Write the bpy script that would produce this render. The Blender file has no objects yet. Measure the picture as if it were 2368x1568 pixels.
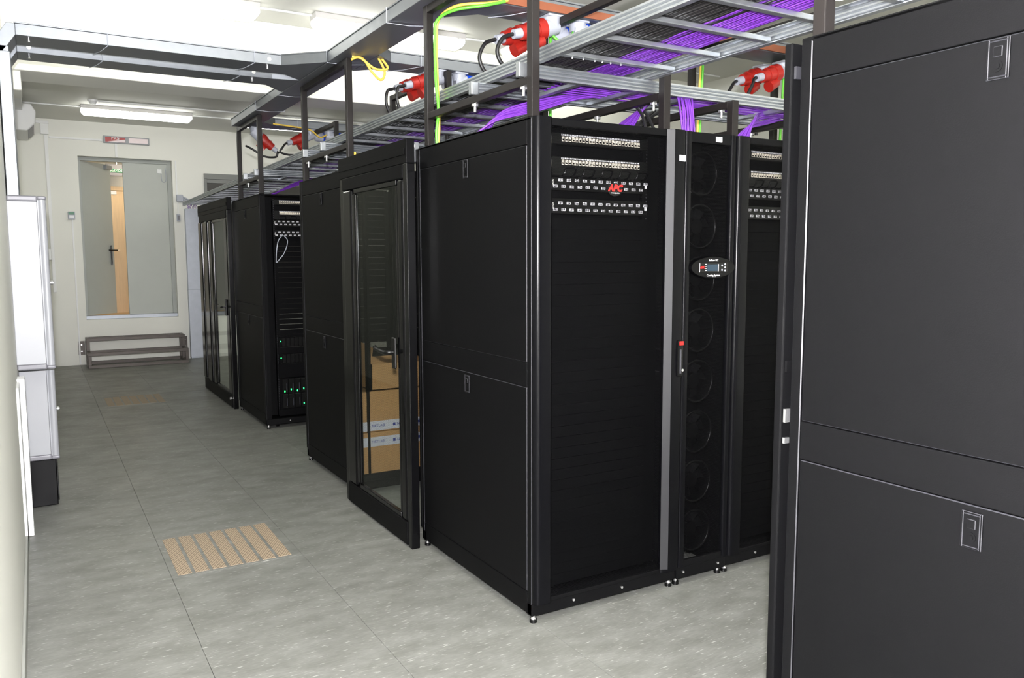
import bpy, math, random
from mathutils import Vector, Matrix
random.seed(11)
S = bpy.context.scene
COL = S.collection

# ------------------------------------------------------------------ camera
YAW, PIT, ROL = 0.530838544, -0.101688228, -0.002667
CAM = Vector((-1.637, -2.629, 1.4667))
fwd = Vector((math.sin(YAW)*math.cos(PIT), math.cos(YAW)*math.cos(PIT), math.sin(PIT)))
rgt = Vector((math.cos(YAW), -math.sin(YAW), 0))
upv = rgt.cross(fwd)
r2 = rgt*math.cos(ROL)+upv*math.sin(ROL)
u2 = upv*math.cos(ROL)-rgt*math.sin(ROL)
cd = bpy.data.cameras.new('camera')
cam = bpy.data.objects.new('camera', cd)
COL.objects.link(cam)
cd.sensor_width = 36
cd.lens = 1871.127/2368*36
cd.clip_start = 0.02
cd.clip_end = 60
cam.matrix_world = Matrix(((r2.x, u2.x, -fwd.x, CAM.x), (r2.y, u2.y, -fwd.y, CAM.y), (r2.z, u2.z, -fwd.z, CAM.z), (0, 0, 0, 1)))
S.camera = cam

# ------------------------------------------------------------------ world, lights, exposure
w = bpy.data.worlds.new('world')
S.world = w
w.use_nodes = True
w.node_tree.nodes['Background'].inputs[0].default_value = (0.9, 0.95, 1, 1)
w.node_tree.nodes['Background'].inputs[1].default_value = 0.02
FLASH_W, LAMP_E, CORR_W = 1190, 9.8, 20
ld = bpy.data.lights.new('camera_flash', 'POINT')          # the photographer's on-camera flash
ld.energy = FLASH_W
ld.color = (0.97, 0.95, 1.0)
ld.shadow_soft_size = 0.03
lo = bpy.data.objects.new('camera_flash', ld)
lo.location = CAM+u2*0.16-fwd*0.06
COL.objects.link(lo)
S.view_settings.view_transform = 'Standard'
S.view_settings.look = 'None'
S.view_settings.exposure = 0.0
S.view_settings.gamma = 1.0
S.view_settings.use_curve_mapping = False

# ------------------------------------------------------------------ materials
def lin(c):
    return tuple(((x/255)/12.92 if x/255 <= 0.04045 else ((x/255+0.055)/1.055)**2.4) for x in c)+(1,)

class NT:
    def __init__(s, name):
        s.m = bpy.data.materials.new(name)
        s.m.use_nodes = True
        s.t = s.m.node_tree
        s.b = s.t.nodes['Principled BSDF']
    def n(s, typ, **kw):
        nd = s.t.nodes.new(typ)
        for k, v in kw.items():
            if k.startswith('i_'):
                nd.inputs[k[2:].replace('_', ' ')].default_value = v
            elif k[0] == 'p' and k[1:].isdigit():
                nd.inputs[int(k[1:])].default_value = v
            else:
                setattr(nd, k, v)
        return nd
    def l(s, a, b):
        s.t.links.new(a, b)

def mat(name, rgb, rough=0.5, metal=0.0, spec=0.5, noise=0.0, nscale=20, bump=0.0, emis=0, alpha=None, coat=0, stretch=None, rvar=0):
    k = NT(name)
    b = k.b
    c = lin(rgb)
    b.inputs['Base Color'].default_value = c
    b.inputs['Roughness'].default_value = rough
    b.inputs['Metallic'].default_value = metal
    b.inputs['Specular IOR Level'].default_value = spec
    b.inputs['Coat Weight'].default_value = coat
    if emis:
        b.inputs['Emission Color'].default_value = c
        b.inputs['Emission Strength'].default_value = emis
    if noise or bump or rvar:
        g = k.n('ShaderNodeNewGeometry')
        mp = k.n('ShaderNodeMapping')
        if stretch:
            mp.inputs['Scale'].default_value = stretch
        k.l(g.outputs['Position'], mp.inputs['Vector'])
        nz = k.n('ShaderNodeTexNoise', i_Scale=nscale, i_Detail=4.0)
        k.l(mp.outputs[0], nz.inputs['Vector'])
        if noise:
            mx = k.n('ShaderNodeMix', data_type='RGBA', blend_type='MIX')
            mx.inputs['A'].default_value = tuple(min(1, x*(1-noise)) for x in c[:3])+(1,)
            mx.inputs['B'].default_value = tuple(min(1, x*(1+noise)) for x in c[:3])+(1,)
            mx.inputs[6].default_value = tuple(min(1, x*(1-noise)) for x in c[:3])+(1,)
            mx.inputs[7].default_value = tuple(min(1, x*(1+noise)) for x in c[:3])+(1,)
            k.l(nz.outputs['Fac'], mx.inputs[0])
            k.l(mx.outputs[2], b.inputs['Base Color'])
        if rvar:
            mr = k.n('ShaderNodeMapRange')
            mr.inputs['To Min'].default_value = max(0.02, rough-rvar)
            mr.inputs['To Max'].default_value = min(1, rough+rvar)
            k.l(nz.outputs['Fac'], mr.inputs['Value'])
            k.l(mr.outputs[0], b.inputs['Roughness'])
        if bump:
            bp = k.n('ShaderNodeBump', i_Strength=bump, i_Distance=0.002)
            k.l(nz.outputs['Fac'], bp.inputs['Height'])
            k.l(bp.outputs[0], b.inputs['Normal'])
    return k.m

M = {}
M['wall'] = mat('wall_paint', (234, 234, 226), 0.55, noise=0.02, nscale=3, bump=0.15)
M['ceil'] = mat('ceiling_paint', (222, 222, 214), 0.6, noise=0.02, nscale=2)
M['black'] = mat('black_powder_coat', (9, 9, 10), 0.5, spec=0.07, noise=0.06, nscale=350, bump=0.12, rvar=0.05)
M['edge'] = mat('black_edge_glint', (40, 40, 44), 0.38, noise=0.05, nscale=80)  # lighter than the coat: light glints on bevelled edges put into the colour
M['satin'] = mat('black_satin_door', (8, 8, 10), 0.24, spec=0.1, noise=0.05, nscale=200)
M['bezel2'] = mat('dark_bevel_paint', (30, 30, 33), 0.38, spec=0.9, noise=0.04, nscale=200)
M['tray'] = mat('galvanised_tray', (138, 142, 147), 0.45, metal=0.85, noise=0.16, nscale=22, rvar=0.1)
M['black_in'] = mat('black_inside', (4, 4, 5), 0.6, spec=0.06, noise=0.1, nscale=60)
M['gloss'] = mat('black_anodised', (6, 6, 7), 0.16, spec=0.26, rvar=0.04, nscale=40)
M['oval'] = mat('black_display_shell', (5, 5, 6), 0.3, spec=0.15, rvar=0.04, nscale=40)
M['bezel'] = mat('dark_grey_bezel', (52, 52, 56), 0.5, noise=0.04, nscale=200)
M['galv'] = mat('galvanised_steel', (178, 182, 186), 0.36, metal=0.9, noise=0.16, nscale=22, rvar=0.1)
M['galv_dull'] = mat('galvanised_sheet', (182, 187, 196), 0.5, metal=0.65, noise=0.12, nscale=14, rvar=0.08)
M['zinc'] = mat('zinc_bolt', (235, 235, 235), 0.25, metal=0.9, noise=0.05, nscale=50)
M['tube'] = mat('dark_steel_tube', (28, 25, 24), 0.42, spec=0.25, metal=0.1, noise=0.15, nscale=30, rvar=0.08)
M['steps'] = mat('raw_steel_tube', (86, 80, 76), 0.45, metal=0.45, noise=0.25, nscale=12, rvar=0.1)
M['white'] = mat('white_plastic', (236, 237, 236), 0.4, noise=0.02, nscale=10)
M['cab'] = mat('white_cabinet', (152, 154, 158), 0.38, noise=0.02, nscale=6)
M['cab_edge'] = mat('grey_cabinet_edge', (118, 118, 124), 0.4, noise=0.03, nscale=10)
M['doorpaint'] = mat('grey_door_paint', (186, 190, 184), 0.5, noise=0.03, nscale=8)
M['doorframe'] = mat('grey_frame_paint', (168, 172, 168), 0.5, noise=0.03, nscale=8)
M['frame2'] = mat('mid_grey_frame', (128, 130, 127), 0.5, noise=0.03, nscale=8)
M['dkdoor'] = mat('dark_door_panel', (66, 64, 60), 0.5, noise=0.05, nscale=8)
M['handle'] = mat('black_plastic', (8, 8, 8), 0.3, spec=0.3, noise=0.05, nscale=50)
M['red'] = mat('red_plastic', (156, 34, 26), 0.35, noise=0.06, nscale=20)
M['blue'] = mat('blue_plastic', (16, 70, 200), 0.35, noise=0.05, nscale=20)
M['grey'] = mat('grey_plastic', (168, 172, 182), 0.4, noise=0.03, nscale=20)
M['purple'] = mat('purple_cable', (108, 50, 162), 0.4, noise=0.12, nscale=30)
M['cable'] = mat('black_cable', (24, 24, 25), 0.45, noise=0.1, nscale=40)
M['bcable'] = mat('black_data_cable', (38, 37, 37), 0.35, noise=0.25, nscale=60)
M['yellow'] = mat('yellow_cable', (232, 196, 84), 0.4, noise=0.05, nscale=30)
M['green'] = mat('green_cable', (96, 196, 52), 0.4, noise=0.05, nscale=30)
M['copper'] = mat('copper_bar', (146, 86, 60), 0.42, metal=0.4, noise=0.15, nscale=25)
M['port'] = mat('cream_port', (226, 218, 200), 0.5, noise=0.1, nscale=300)
M['sock'] = mat('white_socket', (222, 222, 226), 0.5, noise=0.1, nscale=400)
M['paper'] = mat('white_label', (245, 245, 248), 0.6, noise=0.02, nscale=80)
M['ink'] = mat('grey_print', (120, 120, 125), 0.6, noise=0.05, nscale=80)
M['redink'] = mat('red_print', (226, 30, 26), 0.5, noise=0.04, nscale=80)
M['whiteink'] = mat('white_print', (240, 240, 240), 0.5, noise=0.04, nscale=80)
M['screen'] = mat('display_glass', (20, 44, 60), 0.15, noise=0.1, nscale=60)
M['wood'] = mat('wood_laminate', (222, 194, 154), 0.45, noise=0.14, nscale=7, stretch=(6, 6, 0.6))
M['signred'] = mat('sign_red', (170, 40, 38), 0.35, noise=0.05, nscale=30)
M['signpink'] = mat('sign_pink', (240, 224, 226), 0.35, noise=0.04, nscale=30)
M['signgreen'] = mat('sign_green', (6, 112, 66), 0.35, noise=0.05, nscale=30)
M['tape'] = mat('printed_tape', (214, 216, 226), 0.35, noise=0.05, nscale=30)
M['tapeink'] = mat('blue_print', (52, 66, 150), 0.4, noise=0.05, nscale=30)
M['cardboard'] = mat('brown_cardboard', (188, 146, 96), 0.7, noise=0.1, nscale=14)
M['base'] = mat('grey_skirting', (150, 152, 146), 0.5, noise=0.06, nscale=20)
M['ventsheet'] = mat('beige_vent_metal', (188, 164, 134), 0.5, noise=0.1, nscale=200)
M['led'] = mat('green_led', (40, 255, 110), 0.4, emis=5)
M['lampmetal'] = mat('lamp_housing', (206, 204, 202), 0.4, noise=0.03, nscale=20)
M['drive'] = mat('drive_caddy', (60, 62, 70), 0.35, metal=0.4, noise=0.1, nscale=80)
M['transp'] = None

def m_diffuser():
    k = NT('lamp_diffuser')
    k.b.inputs['Base Color'].default_value = (0.9, 0.9, 0.9, 1)
    k.b.inputs['Emission Color'].default_value = (1.0, 1.0, 0.93, 1)
    k.b.inputs['Emission Strength'].default_value = LAMP_E
    return k.m
M['diff'] = m_diffuser()

def m_glass():
    k = NT('tinted_door_glass')
    k.t.nodes.remove(k.b)
    out = k.t.nodes['Material Output']
    tr = k.n('ShaderNodeBsdfTransparent', p0=(0.95, 0.97, 0.95, 1))
    gl = k.n('ShaderNodeBsdfGlossy', p0=(0.95, 0.97, 0.95, 1), i_Roughness=0.02)
    lw = k.n('ShaderNodeLayerWeight', i_Blend=0.5)
    pw = k.n('ShaderNodeMath', operation='POWER')
    pw.inputs[1].default_value = 4.5
    k.l(lw.outputs['Facing'], pw.inputs[0])
    fr = k.n('ShaderNodeMath', operation='MULTIPLY_ADD')
    fr.inputs[1].default_value = 0.27
    fr.inputs[2].default_value = 0.015
    k.l(pw.outputs[0], fr.inputs[0])
    mx = k.n('ShaderNodeMixShader')
    k.l(fr.outputs[0], mx.inputs[0])
    k.l(tr.outputs[0], mx.inputs[1])
    k.l(gl.outputs[0], mx.inputs[2])
    k.l(mx.outputs[0], out.inputs['Surface'])
    return k.m
M['glass'] = m_glass()

def m_perf(name, rgb, pitch, rad, rough=0.45, hole=None, plane='xz'):
    """sheet with a staggered pattern of round holes; hole=None lets one see through them"""
    k = NT(name)
    b = k.b
    b.inputs['Base Color'].default_value = lin(rgb)
    b.inputs['Roughness'].default_value = rough
    b.inputs['Specular IOR Level'].default_value = 0.06
    tc = k.n('ShaderNodeTexCoord')
    sp = k.n('ShaderNodeSeparateXYZ')
    k.l(tc.outputs['Object'], sp.inputs[0])
    cb = k.n('ShaderNodeCombineXYZ')
    k.l(sp.outputs['XYZ'.index(plane[0].upper())], cb.inputs[0])
    k.l(sp.outputs['XYZ'.index(plane[1].upper())], cb.inputs[1])
    P = (pitch, pitch*1.732, 1)
    sc = k.n('ShaderNodeVectorMath', operation='DIVIDE')
    sc.inputs[1].default_value = P
    k.l(cb.outputs[0], sc.inputs[0])
    ds = []
    for off in (0.0, 0.5):
        ad = k.n('ShaderNodeVectorMath', operation='ADD')
        ad.inputs[1].default_value = (off, off, 0)
        k.l(sc.outputs[0], ad.inputs[0])
        fr = k.n('ShaderNodeVectorMath', operation='FRACTION')
        k.l(ad.outputs[0], fr.inputs[0])
        sb = k.n('ShaderNodeVectorMath', operation='SUBTRACT')
        sb.inputs[1].default_value = (0.5, 0.5, 0)
        k.l(fr.outputs[0], sb.inputs[0])
        ml = k.n('ShaderNodeVectorMath', operation='MULTIPLY')
        ml.inputs[1].default_value = (P[0], P[1], 0)
        k.l(sb.outputs[0], ml.inputs[0])
        ln = k.n('ShaderNodeVectorMath', operation='LENGTH')
        k.l(ml.outputs[0], ln.inputs[0])
        ds.append(ln)
    mn = k.n('ShaderNodeMath', operation='MINIMUM')
    k.l(ds[0].outputs['Value'], mn.inputs[0])
    k.l(ds[1].outputs['Value'], mn.inputs[1])
    lt = k.n('ShaderNodeMath', operation='LESS_THAN')
    lt.inputs[1].default_value = rad
    k.l(mn.outputs[0], lt.inputs[0])
    if hole is None:
        out = k.t.nodes['Material Output']
        tr = k.n('ShaderNodeBsdfTransparent')
        mx = k.n('ShaderNodeMixShader')
        k.l(lt.outputs[0], mx.inputs[0])
        k.l(b.outputs[0], mx.inputs[1])
        k.l(tr.outputs[0], mx.inputs[2])
        k.l(mx.outputs[0], out.inputs['Surface'])
    else:
        mx = k.n('ShaderNodeMix', data_type='RGBA')
        mx.inputs[6].default_value = lin(rgb)
        mx.inputs[7].default_value = lin(hole)
        k.l(lt.outputs[0], mx.inputs[0])
        k.l(mx.outputs[2], b.inputs['Base Color'])
    return k.m
M['perf'] = m_perf('perforated_black_steel', (7, 7, 8), 0.0062, 0.00262)
M['perf_vent'] = m_perf('perforated_beige_vent', (168, 152, 130), 0.014, 0.0042, hole=(100, 86, 72), plane='xy')

def m_floor():
    k = NT('grey_streaked_linoleum')
    b = k.b
    g = k.n('ShaderNodeNewGeometry')
    def noise(scale, stretch, detail=3.0, rough=0.55, rot=0.0):
        mp = k.n('ShaderNodeMapping')
        mp.inputs['Scale'].default_value = stretch
        mp.inputs['Rotation'].default_value = (0, 0, rot)
        k.l(g.outputs['Position'], mp.inputs['Vector'])
        nz = k.n('ShaderNodeTexNoise', i_Scale=scale, i_Detail=detail, i_Roughness=rough)
        k.l(mp.outputs[0], nz.inputs['Vector'])
        return nz.outputs['Fac']
    def ramp(f, p0, p1, c0, c1):
        r = k.n('ShaderNodeValToRGB')
        r.color_ramp.elements[0].position = p0
        r.color_ramp.elements[1].position = p1
        r.color_ramp.elements[0].color = c0
        r.color_ramp.elements[1].color = c1
        k.l(f, r.inputs[0])
        return r.outputs[0]
    base = ramp(noise(5, (1.0, 2.2, 1), 5), 0.3, 0.7, lin((104, 105, 99)), lin((126, 127, 122)))
    fine = ramp(noise(26, (1, 5, 1), 4), 0.35, 0.75, (0.86, 0.86, 0.86, 1), (1.1, 1.1, 1.1, 1))
    m1 = k.n('ShaderNodeMix', data_type='RGBA', blend_type='MULTIPLY')
    m1.inputs[0].default_value = 1
    k.l(base, m1.inputs[6])
    k.l(fine, m1.inputs[7])
    st = ramp(noise(22, (1, 8, 1), 2, 0.4, 0.06), 0.66, 0.72, (0, 0, 0, 1), (1, 1, 1, 1))
    m2 = k.n('ShaderNodeMix', data_type='RGBA')
    k.l(st, m2.inputs[0])
    k.l(m1.outputs[2], m2.inputs[6])
    m2.inputs[7].default_value = lin((172, 172, 166))
    k.l(m2.outputs[2], b.inputs['Base Color'])
    k.l(ramp(noise(3, (1, 1, 1), 4), 0.3, 0.7, (0.36, 0.36, 0.36, 1), (0.52, 0.52, 0.52, 1)), b.inputs['Roughness'])
    b.inputs['Specular IOR Level'].default_value = 0.4
    return k.m
M['floor'] = m_floor()

# ------------------------------------------------------------------ mesh helpers
ORG = {}

class MB:
    def __init__(s):
        s.v, s.f, s.s = [], [], []
    def add(s, vs, fs, smooth=False):
        o = len(s.v)
        s.v += [tuple(p) for p in vs]
        s.f += [tuple(i+o for i in q) for q in fs]
        s.s += [smooth]*len(fs)
        return s
    def box(s, x0, x1, y0, y1, z0, z1):
        return s.add([(x0, y0, z0), (x1, y0, z0), (x1, y1, z0), (x0, y1, z0), (x0, y0, z1), (x1, y0, z1), (x1, y1, z1), (x0, y1, z1)],
                     [(0, 3, 2, 1), (4, 5, 6, 7), (0, 1, 5, 4), (1, 2, 6, 5), (2, 3, 7, 6), (3, 0, 4, 7)])
    def prism(s, poly, axis, a0, a1):
        """poly: 2-D points in the plane of the two other axes (in xyz order), extruded along axis"""
        n = len(poly)
        def P(p, a):
            return {'x': (a, p[0], p[1]), 'y': (p[0], a, p[1]), 'z': (p[0], p[1], a)}[axis]
        ar = sum(poly[i][0]*poly[(i+1) % n][1]-poly[(i+1) % n][0]*poly[i][1] for i in range(n))
        if (ar > 0) == (axis == 'y'):
            poly = poly[::-1]
        vs = [P(p, a0) for p in poly]+[P(p, a1) for p in poly]
        return s.add(vs, [tuple(range(n))[::-1], tuple(range(n, 2*n))]+[(i, (i+1) % n, n+(i+1) % n, n+i) for i in range(n)])
    def frame(s, p, q):
        d = (Vector(q)-Vector(p)).normalized()
        a = Vector((0, 0, 1)) if abs(d.z) < 0.9 else Vector((1, 0, 0))
        u = d.cross(a).normalized()
        return d, u, d.cross(u)
    def cyl(s, p, q, r0, r1=None, n=16, caps=True):
        r1 = r0 if r1 is None else r1
        p, q = Vector(p), Vector(q)
        d, u, w_ = s.frame(p, q)
        vs = []
        for c, r in ((p, r0), (q, r1)):
            vs += [c+(u*math.cos(2*math.pi*i/n)+w_*math.sin(2*math.pi*i/n))*r for i in range(n)]
        s.add(vs, [(i, i+n, (i+1) % n+n, (i+1) % n) for i in range(n)], True)
        if caps:
            s.add(vs[:n], [tuple(range(n))])
            s.add(vs[n:], [tuple(range(n))[::-1]])
        return s
    def bar(s, p, q, wd, ht):
        """rectangular bar from p to q (centre line)"""
        p, q = Vector(p), Vector(q)
        d, u, w_ = s.frame(p, q)
        vs = []
        for c in (p, q):
            vs += [c+u*a*wd/2+w_*b_*ht/2 for a, b_ in ((-1, -1), (1, -1), (1, 1), (-1, 1))]
        return s.add(vs, [(0, 1, 2, 3), (7, 6, 5, 4), (0, 4, 5, 1), (1, 5, 6, 2), (2, 6, 7, 3), (3, 7, 4, 0)])
    def tube(s, pts, r, n=8):
        pts = [Vector(p) for p in pts]
        m = len(pts)
        vs = []
        u = None
        for i in range(m):
            d = (pts[min(i+1, m-1)]-pts[max(i-1, 0)]).normalized()
            if u is None:
                a = Vector((0, 0, 1)) if abs(d.z) < 0.9 else Vector((1, 0, 0))
                u = d.cross(a).normalized()
            else:
                u = (u-d*u.dot(d)).normalized()
            w_ = d.cross(u)
            vs += [pts[i]+(u*math.cos(2*math.pi*k/n)+w_*math.sin(2*math.pi*k/n))*r for k in range(n)]
        fs = []
        for i in range(m-1):
            fs += [(i*n+k, i*n+(k+1) % n, (i+1)*n+(k+1) % n, (i+1)*n+k) for k in range(n)]
        s.add(vs, fs, True)
        s.add(vs[:n], [tuple(range(n))[::-1]])
        s.add(vs[-n:], [tuple(range(n))])
        return s
    def mesh(s, name, m, org=(0, 0, 0)):
        me = bpy.data.meshes.new(name)
        me.from_pydata([(a-org[0], b-org[1], c-org[2]) for a, b, c in s.v], [], s.f)
        me.polygons.foreach_set('use_smooth', s.s)
        me.materials.append(M[m] if isinstance(m, str) else m)
        me.update()
        return me
    def build(s, name, m, parent=None, bev=0, seg=2, edge=None):
        org = ORG.get(parent.name, (0, 0, 0)) if parent else (0, 0, 0)
        o = bpy.data.objects.new(name, s.mesh(name, m, org))
        COL.objects.link(o)
        if parent:
            o.parent = parent
            ORG[o.name] = org
        if bev:
            bm_ = o.modifiers.new('bevel', 'BEVEL')
            bm_.width = bev
            bm_.segments = seg
            bm_.limit_method = 'ANGLE'
            bm_.angle_limit = 0.6
            if edge:
                o.data.materials.append(M[edge])
                bm_.material = 1
        return o

def spline(pts, n=8):
    """Catmull-Rom through pts"""
    P = [Vector(p) for p in pts]
    P = [P[0]*2-P[1]]+P+[P[-1]*2-P[-2]]
    out = []
    for i in range(1, len(P)-2):
        a, b, c, d = P[i-1:i+3]
        for k in range(n):
            t = k/n
            out.append(0.5*((2*b)+(c-a)*t+(2*a-5*b+4*c-d)*t*t+(3*b-a-3*c+d)*t**3))
    out.append(P[-2])
    return out

def tag(o, label, cat, group=None):
    o['label'] = label
    o['category'] = cat
    if group:
        o['group'] = group
    return o

def thing(name, label, cat, loc=(0, 0, 0), group=None):
    o = bpy.data.objects.new(name, None)
    o.empty_display_size = 0.05
    COL.objects.link(o)
    o.location = loc
    ORG[o.name] = tuple(loc)
    return tag(o, label, cat, group)

def struct(o):
    o['kind'] = 'structure'
    return o

def copy_tree(o, parent=None):
    c = o.copy()
    COL.objects.link(c)
    if parent:
        c.parent = parent
    for ch in list(o.children):
        copy_tree(ch, c)
    return c

def text(body, size, mtl, name, parent, loc, facing='-y', shear=0.0, bold=0.0, ext=0.0004, center=True, wscale=1.0):
    """lettering as a thin mesh; reads correctly when seen from the side it faces"""
    cu = bpy.data.curves.new('lettering', 'FONT')
    cu.body = body
    cu.size = size
    cu.shear = shear
    cu.offset = bold
    cu.extrude = ext
    cu.resolution_u = 3
    cu.align_x = 'CENTER' if center else 'LEFT'
    cu.align_y = 'CENTER'
    t = bpy.data.objects.new('lettering', cu)
    COL.objects.link(t)
    dg = bpy.context.evaluated_depsgraph_get()
    me = bpy.data.meshes.new_from_object(t.evaluated_get(dg))
    bpy.data.objects.remove(t)
    bpy.data.curves.remove(cu)
    R = {'-y': Matrix.Rotation(math.pi/2, 4, 'X'),
         '+x': Matrix.Rotation(math.pi/2, 4, 'Z') @ Matrix.Rotation(math.pi/2, 4, 'X')}[facing]
    org = Vector(ORG.get(parent.name, (0, 0, 0)))
    me.transform(Matrix.Translation(Vector(loc)-org) @ R @ Matrix.Scale(wscale, 4, (1, 0, 0)))
    me.materials.clear()
    me.materials.append(M[mtl])
    o = bpy.data.objects.new(name, me)
    COL.objects.link(o)
    o.parent = parent
    ORG[o.name] = tuple(org)
    return o

# ------------------------------------------------------------------ the setting
XL, XR, Y0, Y1, ZC = -1.75, 4.63, -4.2, 9.95, 3.3
floor = struct(MB().box(XL-0.1, XR+0.1, Y0-0.1, Y1, -0.08, -0.02).build('floor', 'black_in'))
TX, TY = 0.6, 0.616
tile_me = MB().box(-TX/2+0.0008, TX/2-0.0008, -TY/2+0.0008, TY/2-0.0008, -0.02, 0).mesh('floor_tile', 'floor')
cut_me = MB().box(-0.289, 0.289, -TY/2+0.0008, TY/2-0.0008, -0.02, 0).mesh('floor_tile', 'floor')
nt = 0
for j in range(-10, 14):
    y = 1.545+TY*j
    if y-TY/2 > Y1 or y+TY/2 < Y0:
        continue
    for i in range(-1, 11):
        x = -0.87+TX*i
        if (i > 4 and j > 0) or i > 9:
            continue
        o = bpy.data.objects.new('floor_tile', cut_me if i == -1 else tile_me)
        COL.objects.link(o)
        o.parent = floor
        o.location = (-1.46 if i == -1 else x, y, 0)
        nt += 1
struct(MB().box(XL-0.2, XL, Y0-0.2, Y1+0.2, -0.1, ZC+0.1).build('wall_left', 'wall'))
struct(MB().box(XR, XR+0.2, Y0-0.2, Y1+0.2, -0.1, ZC+0.1).build('wall_right', 'wall'))
struct(MB().box(XL-0.2, XR+0.2, Y0-0.2, Y0, -0.1, ZC+0.1).build('wall_front', 'wall'))
# end wall with the raised door opening
DX0, DX1, DZ0, DZ1 = -1.06, 0.125, 0.61, 2.84
wb = MB()
wb.box(XL, DX0, Y1, Y1+0.25, -0.1, ZC+0.1).box(DX1, XR, Y1, Y1+0.25, -0.1, ZC+0.1)
wb.box(DX0, DX1, Y1, Y1+0.25, -0.1, DZ0).box(DX0, DX1, Y1, Y1+0.25, DZ1, ZC+0.1)
struct(wb.build('wall_back', 'wall'))
struct(MB().box(XL-0.2, XR+0.2, Y0-0.2, Y1+0.2, ZC, ZC+0.12).build('ceiling', 'ceil'))
b1 = struct(MB().box(XL, XR, 4.0, 4.42, 2.75, ZC).build('trim_1', 'wall', bev=0.006))
b1['label'] = 'white downstand ceiling beam crossing the room'
b2 = struct(MB().box(XL, XL+0.1, 4.04, 4.4, 2.62, 2.76).build('trim_2', 'wall', bev=0.01))
b2['label'] = 'white bracket under the ceiling beam at the left wall'
struct(MB().box(XL, XL+0.012, Y0, Y1, 0, 0.085).build('baseboard_left', 'base', bev=0.004))
struct(MB().box(XL, DX0-0.1, Y1-0.01, Y1, 0, 0.0).build('baseboard_back', 'base'))
bpy.data.objects.remove(bpy.data.objects['baseboard_back'])

# corridor behind the door opening
cw = struct(MB().box(-2.2, 1.6, 11.5, 11.6, 0.3, 3.2).build('wall_corridor', 'wall'))
struct(MB().box(-2.2, 1.6, Y1+0.25, 11.5, 0.5, 0.6).build('floor_corridor', 'wood'))
struct(MB().box(-2.2, 1.6, Y1+0.25, 11.6, 3.0, 3.1).build('ceiling_corridor', 'ceil'))
struct(MB().box(-2.3, -2.2, Y1+0.25, 11.6, 0.3, 3.1).build('wall_corridor_left', 'wall'))
struct(MB().box(1.6, 1.7, Y1+0.25, 11.6, 0.3, 3.1).build('wall_corridor_right', 'wall'))
d3 = struct(MB().box(-0.85, 0.2, 11.44, 11.5, 0.6, 2.5).build('door_3', 'wood', bev=0.004))
MB().box(-0.9, 0.25, 11.42, 11.5, 2.5, 2.56).build('door_frame', 'wood', d3)
MB().box(-0.6, -0.485, 11.43, 11.44, 2.44, 2.495).build('notice', 'paper', d3)
MB().cyl((-0.62, 11.40, 1.58), (-0.48, 11.40, 1.58), 0.009).build('door_handle', 'zinc', d3)
ex = thing('exit_sign', 'green and white exit sign hanging in the corridor behind the ajar door', 'sign', (-0.485, 11.2, 2.7))
MB().box(-0.64, -0.33, 11.18, 11.22, 2.70, 2.875).build('sign_box', 'cab_edge', ex, bev=0.006)
MB().box(-0.64, -0.33, 11.174, 11.18, 2.75, 2.808).build('sign_panel', 'signgreen', ex)
text('ВЫХОД', 0.05, 'whiteink', 'lettering', ex, (-0.49, 11.172, 2.779), wscale=1.1)
MB().cyl((-0.485, 11.2, 2.875), (-0.485, 11.2, 3.0), 0.012).build('hanger', 'zinc', ex)
cl = thing('corridor_lamp', 'flat ceiling lamp lighting the corridor behind the ajar door', 'lamp', (-0.3, 10.8, 3.0))
MB().box(-0.6, 0.0, 10.6, 11.0, 2.96, 3.0).build('housing', 'lampmetal', cl)
k_ = NT('corridor_diffuser')
k_.b.inputs['Emission Color'].default_value = (1, 0.86, 0.66, 1)
k_.b.inputs['Emission Strength'].default_value = CORR_W
MB().box(-0.58, -0.02, 10.62, 10.98, 2.95, 2.96).build('diffuser', k_.m, cl)

# door_1: grey double steel door, left leaf ajar
d1 = struct(MB().box(DX0, DX1, Y1+0.10, Y1+0.16, DZ1-0.05, DZ1).build('door_1', 'doorframe', bev=0.004))
for x0, x1 in ((DX0, DX0+0.035), (DX1-0.055, DX1)):
    MB().box(x0, x1, Y1+0.10, Y1+0.16, DZ0+0.05, DZ1-0.05).build('door_jamb', 'doorframe', d1, bev=0.004)
MB().box(DX0, DX1, Y1+0.05, Y1+0.16, DZ0, DZ0+0.05).build('threshold', 'galv_dull', d1, bev=0.004)
lr = MB().box(-0.505, DX1-0.055, Y1+0.115, Y1+0.165, DZ0+0.05, DZ1-0.05).build('door_leaf', 'doorpaint', d1, bev=0.003)
MB().box(-0.06, 0.0, Y1+0.095, Y1+0.115, 2.66, 2.72).build('sensor', 'white', lr, bev=0.004)
MB().tube(spline([(-0.01, Y1+0.1, 2.66), (0.0, Y1+0.09, 2.55), (0.05, Y1+0.09, 2.56), (0.05, Y1+0.1, 2.74)], 6), 0.005, 6).build('sensor_cable', 'grey', lr)
ang = math.radians(42)
L = 0.52
def leafpt(s_, t_):   # along the leaf, across its thickness
    return (DX0+0.035+math.cos(ang)*s_-math.sin(ang)*t_, Y1+0.12+math.sin(ang)*s_+math.cos(ang)*t_)
pl = [leafpt(0, 0), leafpt(L, 0), leafpt(L, 0.045), leafpt(0, 0.045)]
ll = MB().prism(pl, 'z', DZ0+0.055, DZ1-0.055).build('door_leaf', 'doorpaint', d1, bev=0.003)
hp = leafpt(L-0.06, -0.012)
MB().bar((hp[0], hp[1], 1.36), (hp[0], hp[1], 1.64), 0.045, 0.018).build('handle_plate', 'handle', ll, bev=0.005)
a_, b_ = leafpt(L-0.14, -0.05), leafpt(L+0.01, -0.05)
MB().cyl((a_[0], a_[1], 1.575), (b_[0], b_[1], 1.575), 0.013).build('door_handle', 'handle', ll)
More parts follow.
